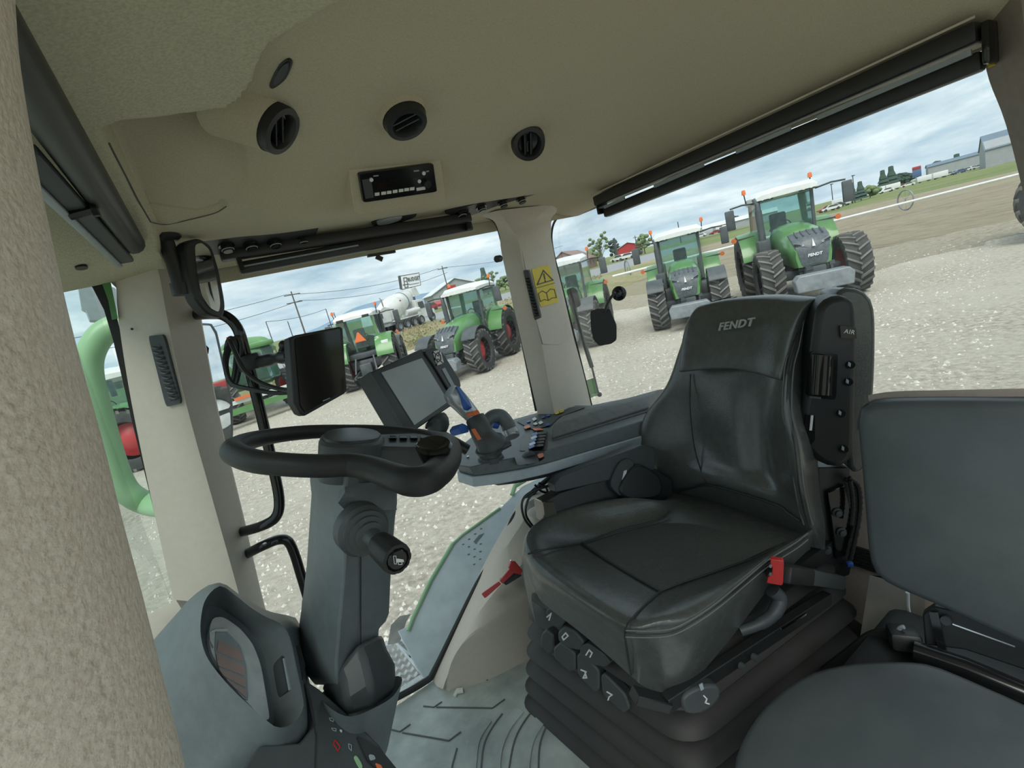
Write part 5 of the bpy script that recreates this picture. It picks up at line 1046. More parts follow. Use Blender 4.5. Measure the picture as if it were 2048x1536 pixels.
# right exterior mirror
PX = PN(A(420, 760, Y=2.6), (.74, -.66, .03))
xm = thing('exterior_mirror', A(420, 850, Y=2.6), label='tall two-pane exterior mirror beyond the front right pillar', cat='mirror')
PX.slab(roundpoly([(330, 642), (424, 646), (436, 664), (467, 806), (468, 870), (455, 935), (380, 960), (330, 800)], .08), -.12, -.004).build('housing', MAT['grey_dark'], xm, bevel=.01)
PX.slab(roundpoly([(330, 648), (420, 651), (430, 668), (462, 808), (458, 816), (420, 828), (340, 820)], .08), -.004, .004).build('main_glass', MAT['mirror'], xm)
PX.slab(roundpoly([(345, 848), (425, 838), (460, 824), (463, 868), (448, 925), (385, 945)], .08), -.004, .004).build('wide_angle_glass', MAT['mirror'], xm)

b = MB(); b.tube([A(400, 720, Y=2.68), A(400, 705, Y=2.2), A(402, 700, Y=1.60)], .02, 8); b.build('arm', MAT['black'], xm)
# ================================================================== PARKED TRACTORS
mat('tyre', (0.050, 0.054, 0.057), 0.8, c2=(0.085, 0.085, 0.08), nscale=3, bump=0.2, bscale=20, spec=0.2)
mat('tread', (0.21, 0.205, 0.19), 0.85, c2=(0.13, 0.13, 0.125), nscale=3, spec=0.2)
mat('rim_red', (0.50, 0.04, 0.05), 0.4, c2=(0.42, 0.05, 0.05), nscale=3)
mat('tr_green', (0.125, 0.30, 0.10), 0.3, c2=(0.105, 0.25, 0.085), nscale=1.5, coat=0.3)
mat('tr_dark', (0.055, 0.066, 0.074), 0.5, c2=(0.085, 0.095, 0.10), nscale=4)
mat('grille', (0.12, 0.14, 0.155), 0.4, c2=(0.075, 0.09, 0.10), nscale=14)
mat('white_paint', (0.80, 0.82, 0.81), 0.35, c2=(0.70, 0.72, 0.71), nscale=2)
mat('grey_metal', (0.26, 0.29, 0.31), 0.45, c2=(0.17, 0.19, 0.21), nscale=4)
mat('amber', (0.85, 0.20, 0.06), 0.3)
def tyre_mb(R, w, n=20, lug=.065):
    b = MB(); h = w / 2
    b.lathe([(R * .58, -h * .72), (R * .62, -h * .92), (R * .80, -h * 1.0), (R * .93, -h * .92), (R - lug, -h * .55), (R - lug, h * .55), (R * .93, h * .92), (R * .80, h * 1.0), (R * .62, h * .92), (R * .58, h * .72)], Matrix.Rotation(PI / 2, 4, 'X'), 36)
    return b
def tread_mb(R, w, n=20, lug=.065):
    b = MB(); h = w / 2
    for s_ in (-1, 1):
        for k in range(n):
            a0 = 2 * PI * (k + (.5 if s_ > 0 else 0)) / n; rows = []
            for t_ in (0, .5, 1):
                a = a0 + t_ * .26; y = s_ * h * (-.05 + 1.02 * t_); dw = .045 * R / (1.0) * (1 + .2 * t_)
                ro = R - .035 * t_ * t_ * R; rin = R - lug - .06 * t_ * R
                def cp(r, aa): return V(r * math.cos(aa), y, r * math.sin(aa))
                rows.append([cp(rin, a - dw / R), cp(ro, a - dw / R * .7), cp(ro, a + dw / R * .7), cp(rin, a + dw / R)])
            b.loft(rows)
    return b
def rim_mb(R, w, s_):
    b = MB(); r = R * .60; h = w / 2
    b.lathe([(r, -h * .75), (r * .92, -h * .7), (r * .88, h * .1), (r * .55, h * .25), (r * .35, h * .5), (.0001, h * .5)] if s_ > 0 else [(r, h * .75), (r * .92, h * .7), (r * .88, -h * .1), (r * .55, -h * .25), (r * .35, -h * .5), (.0001, -h * .5)], Matrix.Rotation(PI / 2, 4, 'X'), 28)
    return b
_cache = {}
def wheel(par, x, y, R, w, s_, rimmat='rim_red', nm='tyre'):
    key = (R, w)
    t = tyre_mb(R, w).build(nm, MAT['tyre'], par, ang=45) if key not in _cache else None
    if t is None:
        t = _cache[key][0].copy(); COL.objects.link(t); t.parent = par; OFF[t] = V(0, 0, 0)
        q = _cache[key][1].copy(); COL.objects.link(q); q.parent = t
    else: _cache[key] = (t, tread_mb(R, w).build('tread', MAT['tread'], t, ang=45, label='dusty tread lugs'))
    t.location = (x, y, R * .985)
    r = rim_mb(R, w, -s_).build('rim', MAT[rimmat], t); return t
def make_tractor():
    t = thing('tractor')
    RR, FR = 1.03, .82
    for s_ in (-1, 1):
        wheel(t, 0, s_ * 1.02, RR, .70, s_); wheel(t, 2.95, s_ * 1.0, FR, .60, s_)
    # chassis
    b = MB(); b.box((1.2, 0, .95), (3.4, .62, .55), bev=.05); b.box((0, 0, 1.03), (.5, 1.5, .42), bev=.06); b.box((2.95, 0, .80), (.30, 1.5, .26), bev=.05); b.box((3.4, 0, .75), (.6, .5, .5), bev=.05); b.build('chassis', MAT['tr_dark'], t)
    for y in (-.42, .42):
        b = MB(); b.box((1.25, y * 1.55, .95), (1.2, .42, .62), bev=.08); b.build('tank', MAT['tr_dark'], t)
    # hood: sections along x
    secs = []
    for x, w, zt, zb in ((.95, .52, 2.18, 1.15), (1.8, .54, 2.16, 1.10), (2.6, .54, 2.05, 1.08), (3.1, .52, 1.93, 1.05), (3.45, .48, 1.78, 1.02), (3.62, .42, 1.62, 1.02)):
        secs.append([V(x, y * w, z) for y, z in ((-.9, zb), (-1, zb + (zt - zb) * .45), (-.96, zb + (zt - zb) * .72), (-.74, zt - .09), (-.4, zt - .015), (0, zt), (.4, zt - .015), (.74, zt - .09), (.96, zb + (zt - zb) * .72), (1, zb + (zt - zb) * .45), (.9, zb))])
    b = MB(); b.loft(secs, True, True); hood = b.build('hood', MAT['tr_green'], t, ang=35)
    g = []
    for x, w, zt, zb in ((3.12, .44, 1.945, 1.3), (3.47, .44, 1.80, 1.1), (3.66, .40, 1.60, 1.04), (3.70, .34, 1.35, 1.02), (3.66, .30, 1.06, 1.0)):
        g.append([V(x - .05 * abs(y) ** 2, y * w, zt - .05 * abs(y) ** 2) for y in (-1, -.66, -.33, 0, .33, .66, 1)])
    b = MB(); b.sheet(g, (-.06, 0, -.02)); gr = b.build('grille', MAT['grille'], t, ang=60)
    for y in (-.30, -.15, 0, .15, .30):
        b = MB(); b.obox((3.14, y, 1.95), (3.46, y, 1.81), .03, .02); b.build('grille_rib', MAT['tr_dark'], gr)
    for s_ in (-1, 1):
        b = MB(); b.prism([(3.60, s_ * .20, 1.60), (3.56, s_ * .40, 1.69), (3.54, s_ * .42, 1.64), (3.62, s_ * .22, 1.56)], (.04, 0, 0)); hl = b.build('headlight', MAT['grey_light'], t)
        b = MB(); b.prism([(3.605, s_ * .10, 1.55), (3.575, s_ * .42, 1.66), (3.57, s_ * .42, 1.62), (3.625, s_ * .10, 1.49)], (.05, 0, 0)); b.build('lamp_strip', MAT['black'], hl)
    b = MB(); b.prism([(3.70, -.035, 1.52), (3.70, .035, 1.52), (3.64, 0, 1.72)], (.03, 0, .0)); b.build('emblem', MAT['white_paint'], t)
    text_mb('FENDT', .10, M4(V(0, 1, 0), V(-.15, 0, .99), V(.99, 0, .15), V(3.72, 0, 1.30)), .006, .2, .004).build('logo', MAT['white_paint'], t, fix=False)
    b = MB()
    for k in range(14): b.box((3.45 + random.uniform(-.1, .25), random.uniform(-.4, .4), random.uniform(.75, 1.05)), (random.uniform(.05, .2), random.uniform(.04, .25), random.uniform(.04, .12)))
    b.build('front_linkage', MAT['tr_dark'], t, kind='stuff')
    b = MB(); b.prism([(3.95, -.62, .45), (3.95, .62, .45), (3.95, .66, .75), (3.95, .55, .88), (3.95, -.55, .88), (3.95, -.66, .75)], (.45, 0, 0)); b.build('front_weight', MAT['grey_metal'], t, bevel=.03)
    # cab
    cx = ((-.35, -.30), (1.10, 1.25)); W_ = .82
    for s_ in (-1, 1):
        b = MB(); b.obox((-.32, s_ * .80, 1.75), (-.40, s_ * .74, 3.02), .09, .09); b.build('pillar', MAT['tr_green'], t)
        b = MB(); b.obox((1.22, s_ * .68, 1.35), (1.10, s_ * .72, 3.02), .09, .08); b.build('pillar', MAT['tr_dark'], t)
        b = MB(); b.add([(-.30, s_ * .83, 1.55), (1.18, s_ * .74, 1.35), (1.08, s_ * .74, 3.0), (-.37, s_ * .78, 3.0)], [(0, 1, 2, 3)]); b.build('side_glass', MAT['far_glass'], t)
    b = MB(); b.add([(1.24, -.66, 1.40), (1.24, .66, 1.40), (1.12, .70, 3.0), (1.12, -.70, 3.0)], [(0, 1, 2, 3)]); b.build('windscreen', MAT['far_glass'], t)
    b = MB(); b.add([(-.36, -.76, 1.75), (-.36, .76, 1.75), (-.42, .72, 3.0), (-.42, -.72, 3.0)], [(0, 1, 2, 3)]); b.build('rear_glass', MAT['far_glass'], t)
    b = MB(); b.box((.40, 0, 1.42), (1.6, 1.45, .25), bev=.05); b.build('cab_floor', MAT['tr_dark'], t)
    b = MB(); b.box((.05, 0, 1.80), (.50, .50, .16), bev=.06); b.box((-.18, 0, 2.2), (.16, .50, .75), bev=.07); b.build('cab_seat', MAT['tr_dark'], t)
    b = MB(); b.obox((.85, 0, 1.5), (.65, 0, 2.1), .16, .12); b.tube([V(.62 + .06 * math.sin(a), .2 * math.cos(a), 2.12 + .19 * math.sin(a)) for a in [2 * PI * k / 16 for k in range(16)]], .018, 6, True); b.build('cab_steering', MAT['black'], t)
    rf = []
    for x, w, z0, z1 in ((-.62, .72, 3.02, 3.14), (-.5, .84, 3.0, 3.28), (.3, .90, 3.0, 3.36), (1.1, .88, 3.0, 3.32), (1.45, .80, 3.04, 3.20)):
        rf.append([V(x, y * w, z) for y, z in ((-1, z0), (-1.02, z0 + (z1 - z0) * .5), (-.85, z1 - .03), (0, z1), (.85, z1 - .03), (1.02, z0 + (z1 - z0) * .5), (1, z0))])
    b = MB(); b.loft(rf); roof = b.build('roof', MAT['white_paint'], t, ang=40)
    for s_ in (-1, 1):
        b = MB(); b.box((1.36, s_ * .55, 3.08), (.16, .42, .15), bev=.03); lb = b.build('lamp_box', MAT['black'], roof)
        for d in (-.1, .1):
            b = MB(); b.cyl((1.44, s_ * .55 + d, 3.08), (1.455, s_ * .55 + d, 3.08), .055, n=12); b.build('lamp', MAT['white_paint'], roof)
        b = MB(); b.box((-.60, s_ * .55, 3.05), (.10, .30, .12), bev=.02); b.build('rear_lamp_box', MAT['black'], roof)
        # beacon
        b = MB(); b.cyl((.2, s_ * .92, 3.05), (.2, s_ * .95, 3.38), .018, n=8); bc = b.build('beacon_stem', MAT['black'], t)
        b = MB(); b.lathe([(.06, 0), (.065, .05), (.055, .14), (.0001, .16)], Matrix.Translation((.2, s_ * .95, 3.38)), 12); b.build('beacon', MAT['amber'], bc)
        # mirror
        b = MB(); b.tube([V(1.2, s_ * .80, 3.0), V(1.28, s_ * 1.2, 3.05), V(1.28, s_ * 1.55, 3.02)], .025, 8); ma = b.build('mirror_arm', MAT['black'], t)
        b = MB(); b.box((1.28, s_ * 1.58, 2.68), (.10, .26, .60), bev=.03); b.build('mirror_housing', MAT['tr_dark'], ma)
        # side marker
        b = MB(); b.obox((.55, s_ * .85, 2.02), (.55, s_ * 1.45, 2.02), .05, .05); mk = b.build('marker_arm', MAT['tr_dark'], t)
        b = MB(); b.cyl((.56, s_ * 1.48, 2.02), (.62, s_ * 1.48, 2.02), .08, n=14); b.build('marker_lamp', MAT['amber'], mk)
        # rear fender
        rows = []
        for k in range(11):
            a = math.radians(165 - k * 15); r_ = 1.12
            rows.append([V(r_ * math.cos(a), s_ * .62, 1.03 + r_ * math.sin(a)), V(r_ * 1.02 * math.cos(a), s_ * .8, 1.05 + r_ * 1.02 * math.sin(a)), V(r_ * math.cos(a), s_ * 1.34, 1.03 + r_ * math.sin(a))])
        b = MB(); b.sheet(rows, (0, 0, -.05)); fe = b.build('rear_fender', MAT['tr_green'], t, ang=50)
        b = MB(); b.prism([(-.78, s_ * .62, 1.35), (-.78, s_ * 1.25, 1.35), (-.80, s_ * 1.30, 1.85), (-.60, s_ * 1.1, 2.0), (-.55, s_ * .62, 2.05)], (.06, 0, 0)); fp_ = b.build('fender_back', MAT['tr_green'], fe)
        b = MB(); b.box((-.84, s_ * 1.05, 1.80), (.05, .30, .16), bev=.01); b.build('tail_lamp', MAT['white_paint'], fe)
        # front fender
        rows = []
        for k in range(8):
            a = math.radians(150 - k * 16); r_ = .95; rows.append([V(2.95 + r_ * math.cos(a), s_ * .72, .82 + r_ * math.sin(a)), V(2.95 + r_ * math.cos(a), s_ * 1.28, .82 + r_ * math.sin(a))])
        b = MB(); b.sheet(rows, (0, 0, -.03)); b.build('front_fender', MAT['tr_dark'], t, ang=50)
    b = MB(); b.cyl((1.45, -.78, 1.5), (1.40, -.80, 2.75), .10, n=14); b.tube([V(1.40, -.80, 2.7), V(1.39, -.80, 2.95), V(1.30, -.86, 3.12)], [.09, .07, .065], 10); b.build('exhaust', MAT['tr_dark'], t)
    b = MB(); b.box((1.55, -.80, 1.55), (.45, .36, .65), bev=.06); b.build('air_box', MAT['tr_dark'], t)
    for k in range(3):
        b = MB(); b.box((1.15, .92 - .03 * k, .55 + k * .32), (.42, .22, .04)); b.build('step', MAT['tr_dark'], t)
    b = MB(); b.add([(-.44, -.26, 2.02), (-.44, .26, 2.02), (-.44, .03, 2.44), (-.44, -.03, 2.44)], [(0, 1, 2, 3)]); b.prism([(-.46, -.24, 2.04), (-.46, .24, 2.04), (-.46, 0, 2.44)], (.02, 0, 0)); b.build('slow_vehicle_triangle', MAT['amber'], t)
    b = MB(); b.box((-.75, 0, .85), (.5, .5, .5), bev=.05)
    for s_ in (-1, 1): b.obox((-.6, s_ * .35, .75), (-1.35, s_ * .48, .60), .09, .12); b.obox((-.6, s_ * .38, 1.35), (-1.1, s_ * .45, .75), .06, .06)
    b.obox((-1.2, -.5, .62), (-1.2, .5, .62), .05, .05); b.build('rear_linkage', MAT['tr_dark'], t)
    return t
proto = make_tractor()
TG = 'green tractors parked in a row'
def place(o, x, y, hx, hy, sc, label, front=2.95, group=TG):
    a = math.atan2(hy, hx); o.scale = (sc, sc, sc); o.rotation_euler = (0, 0, a)
    o.location = (x - math.cos(a) * front * sc, y - math.sin(a) * front * sc, G)
    o['label'] = label; o['category'] = 'tractor'; o['group'] = group; return o
T1_ = place(proto, 16.4, 8.55, -.76, -.65, 1.16, 'largest green tractor, rightmost of the row, above the driver seat backrest')
place(copytree(proto), 14.0, 11.4, -.77, -.64, 1.0, 'green tractor with white roof between the largest tractor and the phone holder')
place(copytree(proto), 10.6, 14.2, -.76, -.65, 1.0, 'green tractor partly hidden by the rear right pillar and phone holder')
place(copytree(proto), 7.2, 16.6, -.78, -.62, .98, 'green tractor with bright red rims seen between terminal and rear pillar')
place(copytree(proto), 5.2, 21.6, .42, .91, 1.0, 'green tractor seen from behind with an orange triangle, beside the tablet display', front=0)
place(copytree(proto), -3.6, 20.8, -.95, .3, 1.02, 'tractor with red rims seen through the windscreen by the green rail', front=.6)
for c in [c for c in T1_.children if c.name.startswith('front_fender')]: bpy.data.objects.remove(c)
# ================================================================== YARD MACHINES AND BACKGROUND
def mk(par, nm, m_, f, **k):
    b = MB(); f(b); return b.build(nm, MAT[m_], par, **k)
# self-propelled harvester behind the display
hv = thing('harvester'); 
mk(hv, 'body', 'tr_green', lambda b: b.box((-1.5, 0, 2.0), (4.0, 2.4, 1.4), bev=.2))
mk(hv, 'cab', 'far_glass', lambda b: b.box((1.5, 0, 2.4), (1.6, 1.8, 1.6), bev=.15))
mk(hv, 'cab_roof', 'tr_green', lambda b: b.box((1.5, 0, 3.3), (1.9, 2.0, .25), bev=.1))
mk(hv, 'discharge_spout', 'tr_green', lambda b: b.tube(crom([(-2.0, 0, 2.6), (-2.0, 0.0, 3.2), (-1.4, 0.2, 3.5), (0.2, 0.6, 3.45), (1.2, .9, 3.3), (1.5, 1.0, 2.9)], 6), .33, 14))
mk(hv, 'header_bar', 'white_paint', lambda b: b.obox((2.9, -2.6, 1.1), (2.9, 2.6, 1.1), .3, .15))
mk(hv, 'header_reel', 'tr_green', lambda b: b.obox((3.2, -2.6, .75), (3.2, 2.6, .75), .35, .25))
mk(hv, 'header_marker', 'amber', lambda b: b.box((3.1, -1.2, 1.25), (.15, .9, .12)))
for s_ in (-1, 1): wheel(hv, 1.2, s_ * 1.4, .95, .65, s_); wheel(hv, -2.6, s_ * 1.3, .70, .5, s_)
mk(hv, 'beacon', 'amber', lambda b: b.cyl((-1.2, .2, 3.85), (-1.2, .2, 4.05), .1, n=10))
hv.location = (.5, 24.8, G); hv.rotation_euler = (0, 0, math.radians(-75)); hv.scale = (.9, .9, .9)
tag(hv, 'green harvester with a curved spout behind the mounting rail cables', 'harvester')
# folded sprayer boom seen above the red-rimmed tractor
sb = thing('spray_boom')
for k in range(4):
    z = 1.5 + k * .42
    mk(sb, 'boom_tube', 'grey_metal', lambda b: b.obox((0, -2.6, z), (0, 2.6, z + .25), .09, .09))
for k in range(14):
    y = -2.5 + k * .38; mk(sb, 'boom_brace', 'grey_metal', lambda b: b.obox((0, y, 1.5), (0, y + .3, 2.95), .05, .05))
mk(sb, 'boom_frame', 'grey_metal', lambda b: b.box((0, 0, .85), (.3, 1.6, 1.5), bev=.05))
sb.location = (-5.0, 27.5, G); sb.rotation_euler = (0, 0, math.radians(8)); tag(sb, 'grey lattice sprayer boom standing behind the red-rimmed wheel', 'sprayer boom')
# tall wheel at the right edge of the frame
ew = thing('row_crop_machine')
for s_ in (-1, 1): wheel(ew, 0, s_ * 1.3, 1.35, .50, s_, 'white_paint')
mk(ew, 'axle', 'grey_metal', lambda b: b.box((0, 0, 1.35), (.4, 2.6, .3), bev=.05)); mk(ew, 'frame', 'rim_red', lambda b: b.box((.2, 0, 2.4), (1.6, 1.5, .7), bev=.1))
c = A(2150, 462, Z=G); ew.location = c; ew.rotation_euler = (0, 0, math.radians(100)); tag(ew, 'machine with a tall white-rimmed wheel cut off by the right frame edge', 'farm machine')
# ---- road on a low embankment with its verge
RZ = G + 1.0
lo = [(60, 900), (300, 822), (520, 752), (690, 700), (787, 671), (855, 646), (1000, 603), (1120, 571), (1204, 549), (1300, 521), (1400, 492)]
up = [(60, 880), (300, 806), (520, 738), (690, 686), (787, 656), (855, 631), (1000, 589), (1120, 556), (1204, 534), (1300, 507), (1400, 481)]
gv = [(60, 985), (300, 905), (520, 810), (690, 760), (787, 712), (860, 690), (1000, 645), (1120, 610), (1204, 590), (1300, 553), (1400, 510)]
L = [A(x, y, Z=RZ) for x, y in lo]; U = [A(x, y, Z=RZ) for x, y in up]; Vg = [A(x, y, Z=G - .02) for x, y in gv]
b = MB(); b.sheet([L, U], (0, 0, -.5)); b.build('road', MAT['asphalt'], kind='structure', label='grey road on a low bank behind the parked tractors', cat='road')
b = MB(); b.sheet([Vg, [a.lerp(c_, .45) + V(0, 0, .25 + .12 * math.sin(i * 2.1)) for i, (a, c_) in enumerate(zip(Vg, L))], [q + V(0, 0, -.01) for q in L]]); b.build('grass_verge', MAT['dry_grass'], kind='structure', ang=80, label='bank of dry tan grass and weeds between the yard and the road', cat='ground')
b = MB(); b.sheet([[q + V(0, 0, -.02) for q in U], [V(q.x * 12, q.y * 12, RZ - .02) for q in U]]); b.build('far_land', MAT['green_grass'], kind='structure', label='flat land with lots and grass beyond the road', cat='ground')
# grass tufts on the verge
b = MB()
for i in range(1800):
    k = random.randrange(2, 8); f = random.random(); t_ = random.random() ** .8
    p = Vg[k].lerp(Vg[k + 1], f).lerp(L[k].lerp(L[k + 1], f), t_) + V(0, 0, .12); h = random.uniform(.10, .30); a = random.uniform(0, PI); d = V(math.cos(a), math.sin(a), 0) * random.uniform(.06, .22)
    b.add([p - d, p + d, p + V(random.uniform(-.1, .1), random.uniform(-.1, .1), h)], [(0, 1, 2)])
b.build('weeds', MAT['dry_grass'], kind='stuff', fix=False, label='dry weeds and grass tufts on the roadside bank', cat='grass')
TRL = [o for o in COL.objects if o.name.startswith('tractor') and o.parent is None and o.type == 'EMPTY']
b = MB()
for i in range(9000):
    r = 3.5 + 24 * random.random() ** 1.6; a = random.uniform(.25, 1.85); x, y = r * math.cos(a), r * math.sin(a)
    if any((x - q.location.x - 1.4 * math.cos(q.rotation_euler.z)) ** 2 + (y - q.location.y - 1.4 * math.sin(q.rotation_euler.z)) ** 2 < 9.5 for q in TRL): continue
    s_ = random.uniform(.015, .055); a2 = random.uniform(0, 6.28)
    b.add([(x + s_ * math.cos(a2 + k * 1.57) * random.uniform(.6, 1), y + s_ * math.sin(a2 + k * 1.57), G - .01) for k in range(4)] + [(x + s_ * .2, y, G + s_ * random.uniform(.4, .8))], [(0, 1, 4), (1, 2, 4), (2, 3, 4), (3, 0, 4)])
gmat('stone', (0.40, 0.37, 0.32), (0.72, 0.70, 0.64), (0.62, 0.59, 0.53), 0.35, 3.0, 0.2, 0.02, 8.0)
b.build('loose_gravel', MAT['stone'], kind='stuff', fix=False, ang=20, label='loose stones scattered over the gravel yard', cat='gravel')
# ---- concrete mixer truck
def onroad(x, y): return A(x, y, Z=RZ)
ra_, rb_ = onroad(787, 666), onroad(857, 640); hd_ = (rb_ - ra_); hd_.z = 0; WB = 6.3; vh_ = V(ra_.x, ra_.y, 0).normalized(); WB_ = (rb_.xy.normalized() - ra_.xy.normalized()).length * ra_.xy.length / .62; hd_ = (vh_ * .78 + V(vh_.y, -vh_.x, 0) * .62).normalized()
mt = thing('mixer_truck')
mat('mixer_white', (0.78, 0.79, 0.77), 0.4, c2=(0.62, 0.63, 0.62), nscale=1.2)
for k, x in enumerate((0, 1.35, 2.7, 4.05, WB)):
    for s_ in (-1, 1):
        bb = MB(); bb.lathe([(.30, -.14), (.5, -.16), (.53, -.1), (.53, .1), (.5, .16), (.30, .14)], Matrix.Translation((x, s_ * 1.05, .53)) @ Matrix.Rotation(PI / 2, 4, 'X'), 20); ty = bb.build('tyre', MAT['tyre'], mt)
        bb = MB(); bb.lathe([(.30, .13), (.22, .08), (.0001, .08)] if s_ < 0 else [(.30, -.13), (.22, -.08), (.0001, -.08)], Matrix.Translation((x, s_ * 1.05, .53)) @ Matrix.Rotation(PI / 2, 4, 'X'), 16); bb.build('rim', MAT['grey_metal'], ty)
mk(mt, 'chassis', 'mixer_white', lambda b: b.box((WB / 2 - .3, 0, .95), (WB + 1.4, 1.0, .3), bev=.04))
mk(mt, 'mudguard', 'mixer_white', lambda b: b.box((2.0, 0, 1.18), (5.4, 2.3, .12), bev=.04))
mk(mt, 'cab', 'mixer_white', lambda b: b.loft([[V(x, y * 1.15, z) for x, z in ((WB - 2.6, .7), (WB - .9, .7), (WB - .9, 1.7), (WB - 1.1, 2.75), (WB - 2.6, 2.8))] for y in (-1, 1)]), bevel=.05)
mk(mt, 'bonnet', 'mixer_white', lambda b: b.loft([[V(x, y * 1.0, z) for x, z in ((WB - .9, .7), (WB + 1.0, .7), (WB + 1.0, 1.35), (WB - .9, 1.65))] for y in (-1, 1)]), bevel=.06)
for s_ in (-1, 1): mk(mt, 'cab_window', 'tr_dark', lambda b: b.prism([(WB - 2.2, s_ * 1.16, 1.75), (WB - 1.05, s_ * 1.16, 1.75), (WB - 1.2, s_ * 1.16, 2.5), (WB - 2.2, s_ * 1.16, 2.5)], (0, s_ * .02, 0)))
dr = mk(mt, 'drum', 'mixer_white', lambda b: b.lathe([(.0001, 0), (.75, 0), (1.02, .5), (1.2, 1.5), (1.2, 2.6), (1.0, 3.8), (.72, 5.0), (.55, 5.5), (.0001, 5.5)], Matrix.Translation((-1.0, 0, 2.0)) @ Matrix.Rotation(math.radians(75), 4, 'Y') @ Matrix.Identity(4), 32), ang=50)
mk(mt, 'drum_band', 'grey_metal', lambda b: b.lathe([(.97, 3.9), (1.03, 3.92), (1.0, 4.05), (.94, 4.05)], Matrix.Translation((-1.0, 0, 2.0)) @ Matrix.Rotation(math.radians(75), 4, 'Y'), 28))
mk(mt, 'drum_emblem', 'rim_red', lambda b: b.ball((1.3, -1.05, 3.0), .22, 10, (1.4, .4, .8)))
mk(mt, 'hopper', 'mixer_white', lambda b: b.loft([[V(x, y * .7, z) for x, z in ((4.4, 3.2), (5.6, 3.2), (5.2, 4.2), (4.3, 4.1))] for y in (-1, 1)]))
mk(mt, 'rear_hood', 'mixer_white', lambda b: b.loft([[V(x, y * 1.0, z) for x, z in ((-3.2, 1.3), (-.9, 1.2), (-.6, 2.6), (-1.6, 2.9), (-3.1, 2.3))] for y in (-1, 1)]), bevel=.08)
mk(mt, 'rear_grille', 'tr_dark', lambda b: b.box((-2.6, -1.02, 2.0), (.9, .04, .5)))
mk(mt, 'exhaust', 'chrome', lambda b: b.tube([V(-1.5, -.9, 2.6), V(-1.5, -.9, 3.5), V(-1.7, -.9, 3.75)], .08, 8))
mk(mt, 'water_tank', 'mixer_white', lambda b: b.cyl((1.7, -.95, 1.7), (4.2, -.95, 1.75), .3, n=14))
mt.location = ra_; mt.rotation_euler = (0, 0, math.atan2(hd_.y, hd_.x)); WS = WB_ / WB; mt.scale = (WS, WS, WS); tag(mt, 'white concrete mixer truck driving on the road', 'truck')
# ---- roadside sign
sg_ = thing('road_sign', A(818, 600, D=62), label='white roadside sign board reading BUDGET on a pole', cat='sign')
PG = PN(A(820, 562, D=62), (-.30, -.95, 0))
PG.slab([(799, 551), (838, 545), (842, 570), (803, 580)], -.9, 0).build('board', MAT['white_paint'], sg_)
PG.slab([(796, 552), (801, 551), (805, 579), (800, 578)], -.9, .02).build('side', MAT['tr_dark'], sg_)
line2(PG, [(800, 552), (838, 545.5), (841.5, 570), (804, 579)], 1.0, .03, 'border', 'tr_dark', sg_)
line2(PG, [(807, 556), (813, 555), (816, 574), (810, 575)], 1.4, .04, 'symbol', 'tr_dark', sg_); line2(PG, [(808, 563), (814, 562)], 1.2, .04, 'symbol', 'tr_dark', sg_, False); line2(PG, [(806, 570), (818, 568)], 1.4, .04, 'symbol', 'tr_dark', sg_, False)
u_ = (PG(838, 556) - PG(816, 560)).normalized(); v_ = PG.n.cross(u_); v_ = v_ if v_.z > 0 else -v_
text_mb('BUDGET', .66, M4(u_, v_, u_.cross(v_), PG(828, 557.5, .06)), .02, 0, .012, sx=.62).build('lettering', MAT['tr_dark'], sg_, fix=False)
line2(PG, [(819, 569), (838, 565.5)], 1.2, .04, 'small_lettering', 'grey_metal', sg_, False)
b = MB(); q = PG(822, 575, -.45); b.cyl(q, V(q.x, q.y, RZ), .16, n=8); b.build('pole', MAT['tr_dark'], sg_)
# ---- buildings
def gable(name, x, y, base, w, l, hgt, rise, ang, wall, roof, label, z=RZ, door=None):
    p = A(x, y, D=base); t = thing(name, (p.x, p.y, z), label=label, cat='building'); t.rotation_euler = (0, 0, ang); OFF[t] = V(0, 0, 0)
    mk(t, 'wall', wall, lambda b: b.loft([[V(s_ * l / 2, y_, z_) for y_, z_ in ((-w / 2, -.3), (w / 2, -.3), (w / 2, hgt), (0, hgt + rise), (-w / 2, hgt))] for s_ in (-1, 1)]))
    for s_ in (-1, 1):
        mk(t, 'roof', roof, lambda b: b.sheet([[V(-l / 2 - .4, s_ * (w / 2 + .5), hgt - rise * .12), V(l / 2 + .4, s_ * (w / 2 + .5), hgt - rise * .12)], [V(-l / 2 - .4, 0, hgt + rise + .05), V(l / 2 + .4, 0, hgt + rise + .05)]], (0, 0, .15)))
    if door: mk(t, 'wall_sign', door, lambda b: b.box((-l / 2 - .06, 1.2, hgt + rise * .25), (.1, 2.2, .8)))
    for k in range(3): mk(t, 'window', 'tr_dark', lambda b: b.box((-l / 2 + (k + 1) * l / 4, -w / 2 - .03, 1.6), (1.2, .08, 1.0)))
    return t
mat('wall_grey', (0.36, 0.38, 0.40), 0.7, nscale=.5); mat('wall_brown', (0.30, 0.19, 0.16), 0.8, nscale=.5); mat('roof_white', (0.72, 0.75, 0.76), 0.5, nscale=.5); mat('roof_slate', (0.16, 0.22, 0.28), 0.6, nscale=.5)
gable('shop_building', 905, 600, 125, 12, 20, 3.4, 2.4, math.radians(75), 'wall_grey', 'roof_white', 'grey shop building with a white gabled roof behind the mixer truck', door='rim_red')
gable('store_building', 1908, 338, 380, 20, 22, 7, 3, math.radians(20), 'wall_brown', 'roof_slate', 'brown store building on the horizon left of the long canopy', z=G)
gable('canopy_building', 1972, 322, 300, 10, 56, 8, 1.6, math.radians(115), 'wall_grey', 'roof_slate', 'long low grey canopy building on the far right horizon', z=G)
gable('gabled_hall', 2046, 312, 215, 22, 26, 8, 6, math.radians(110), 'wall_grey', 'roof_slate', 'blue-grey gabled hall beside the left rear pillar', z=G)
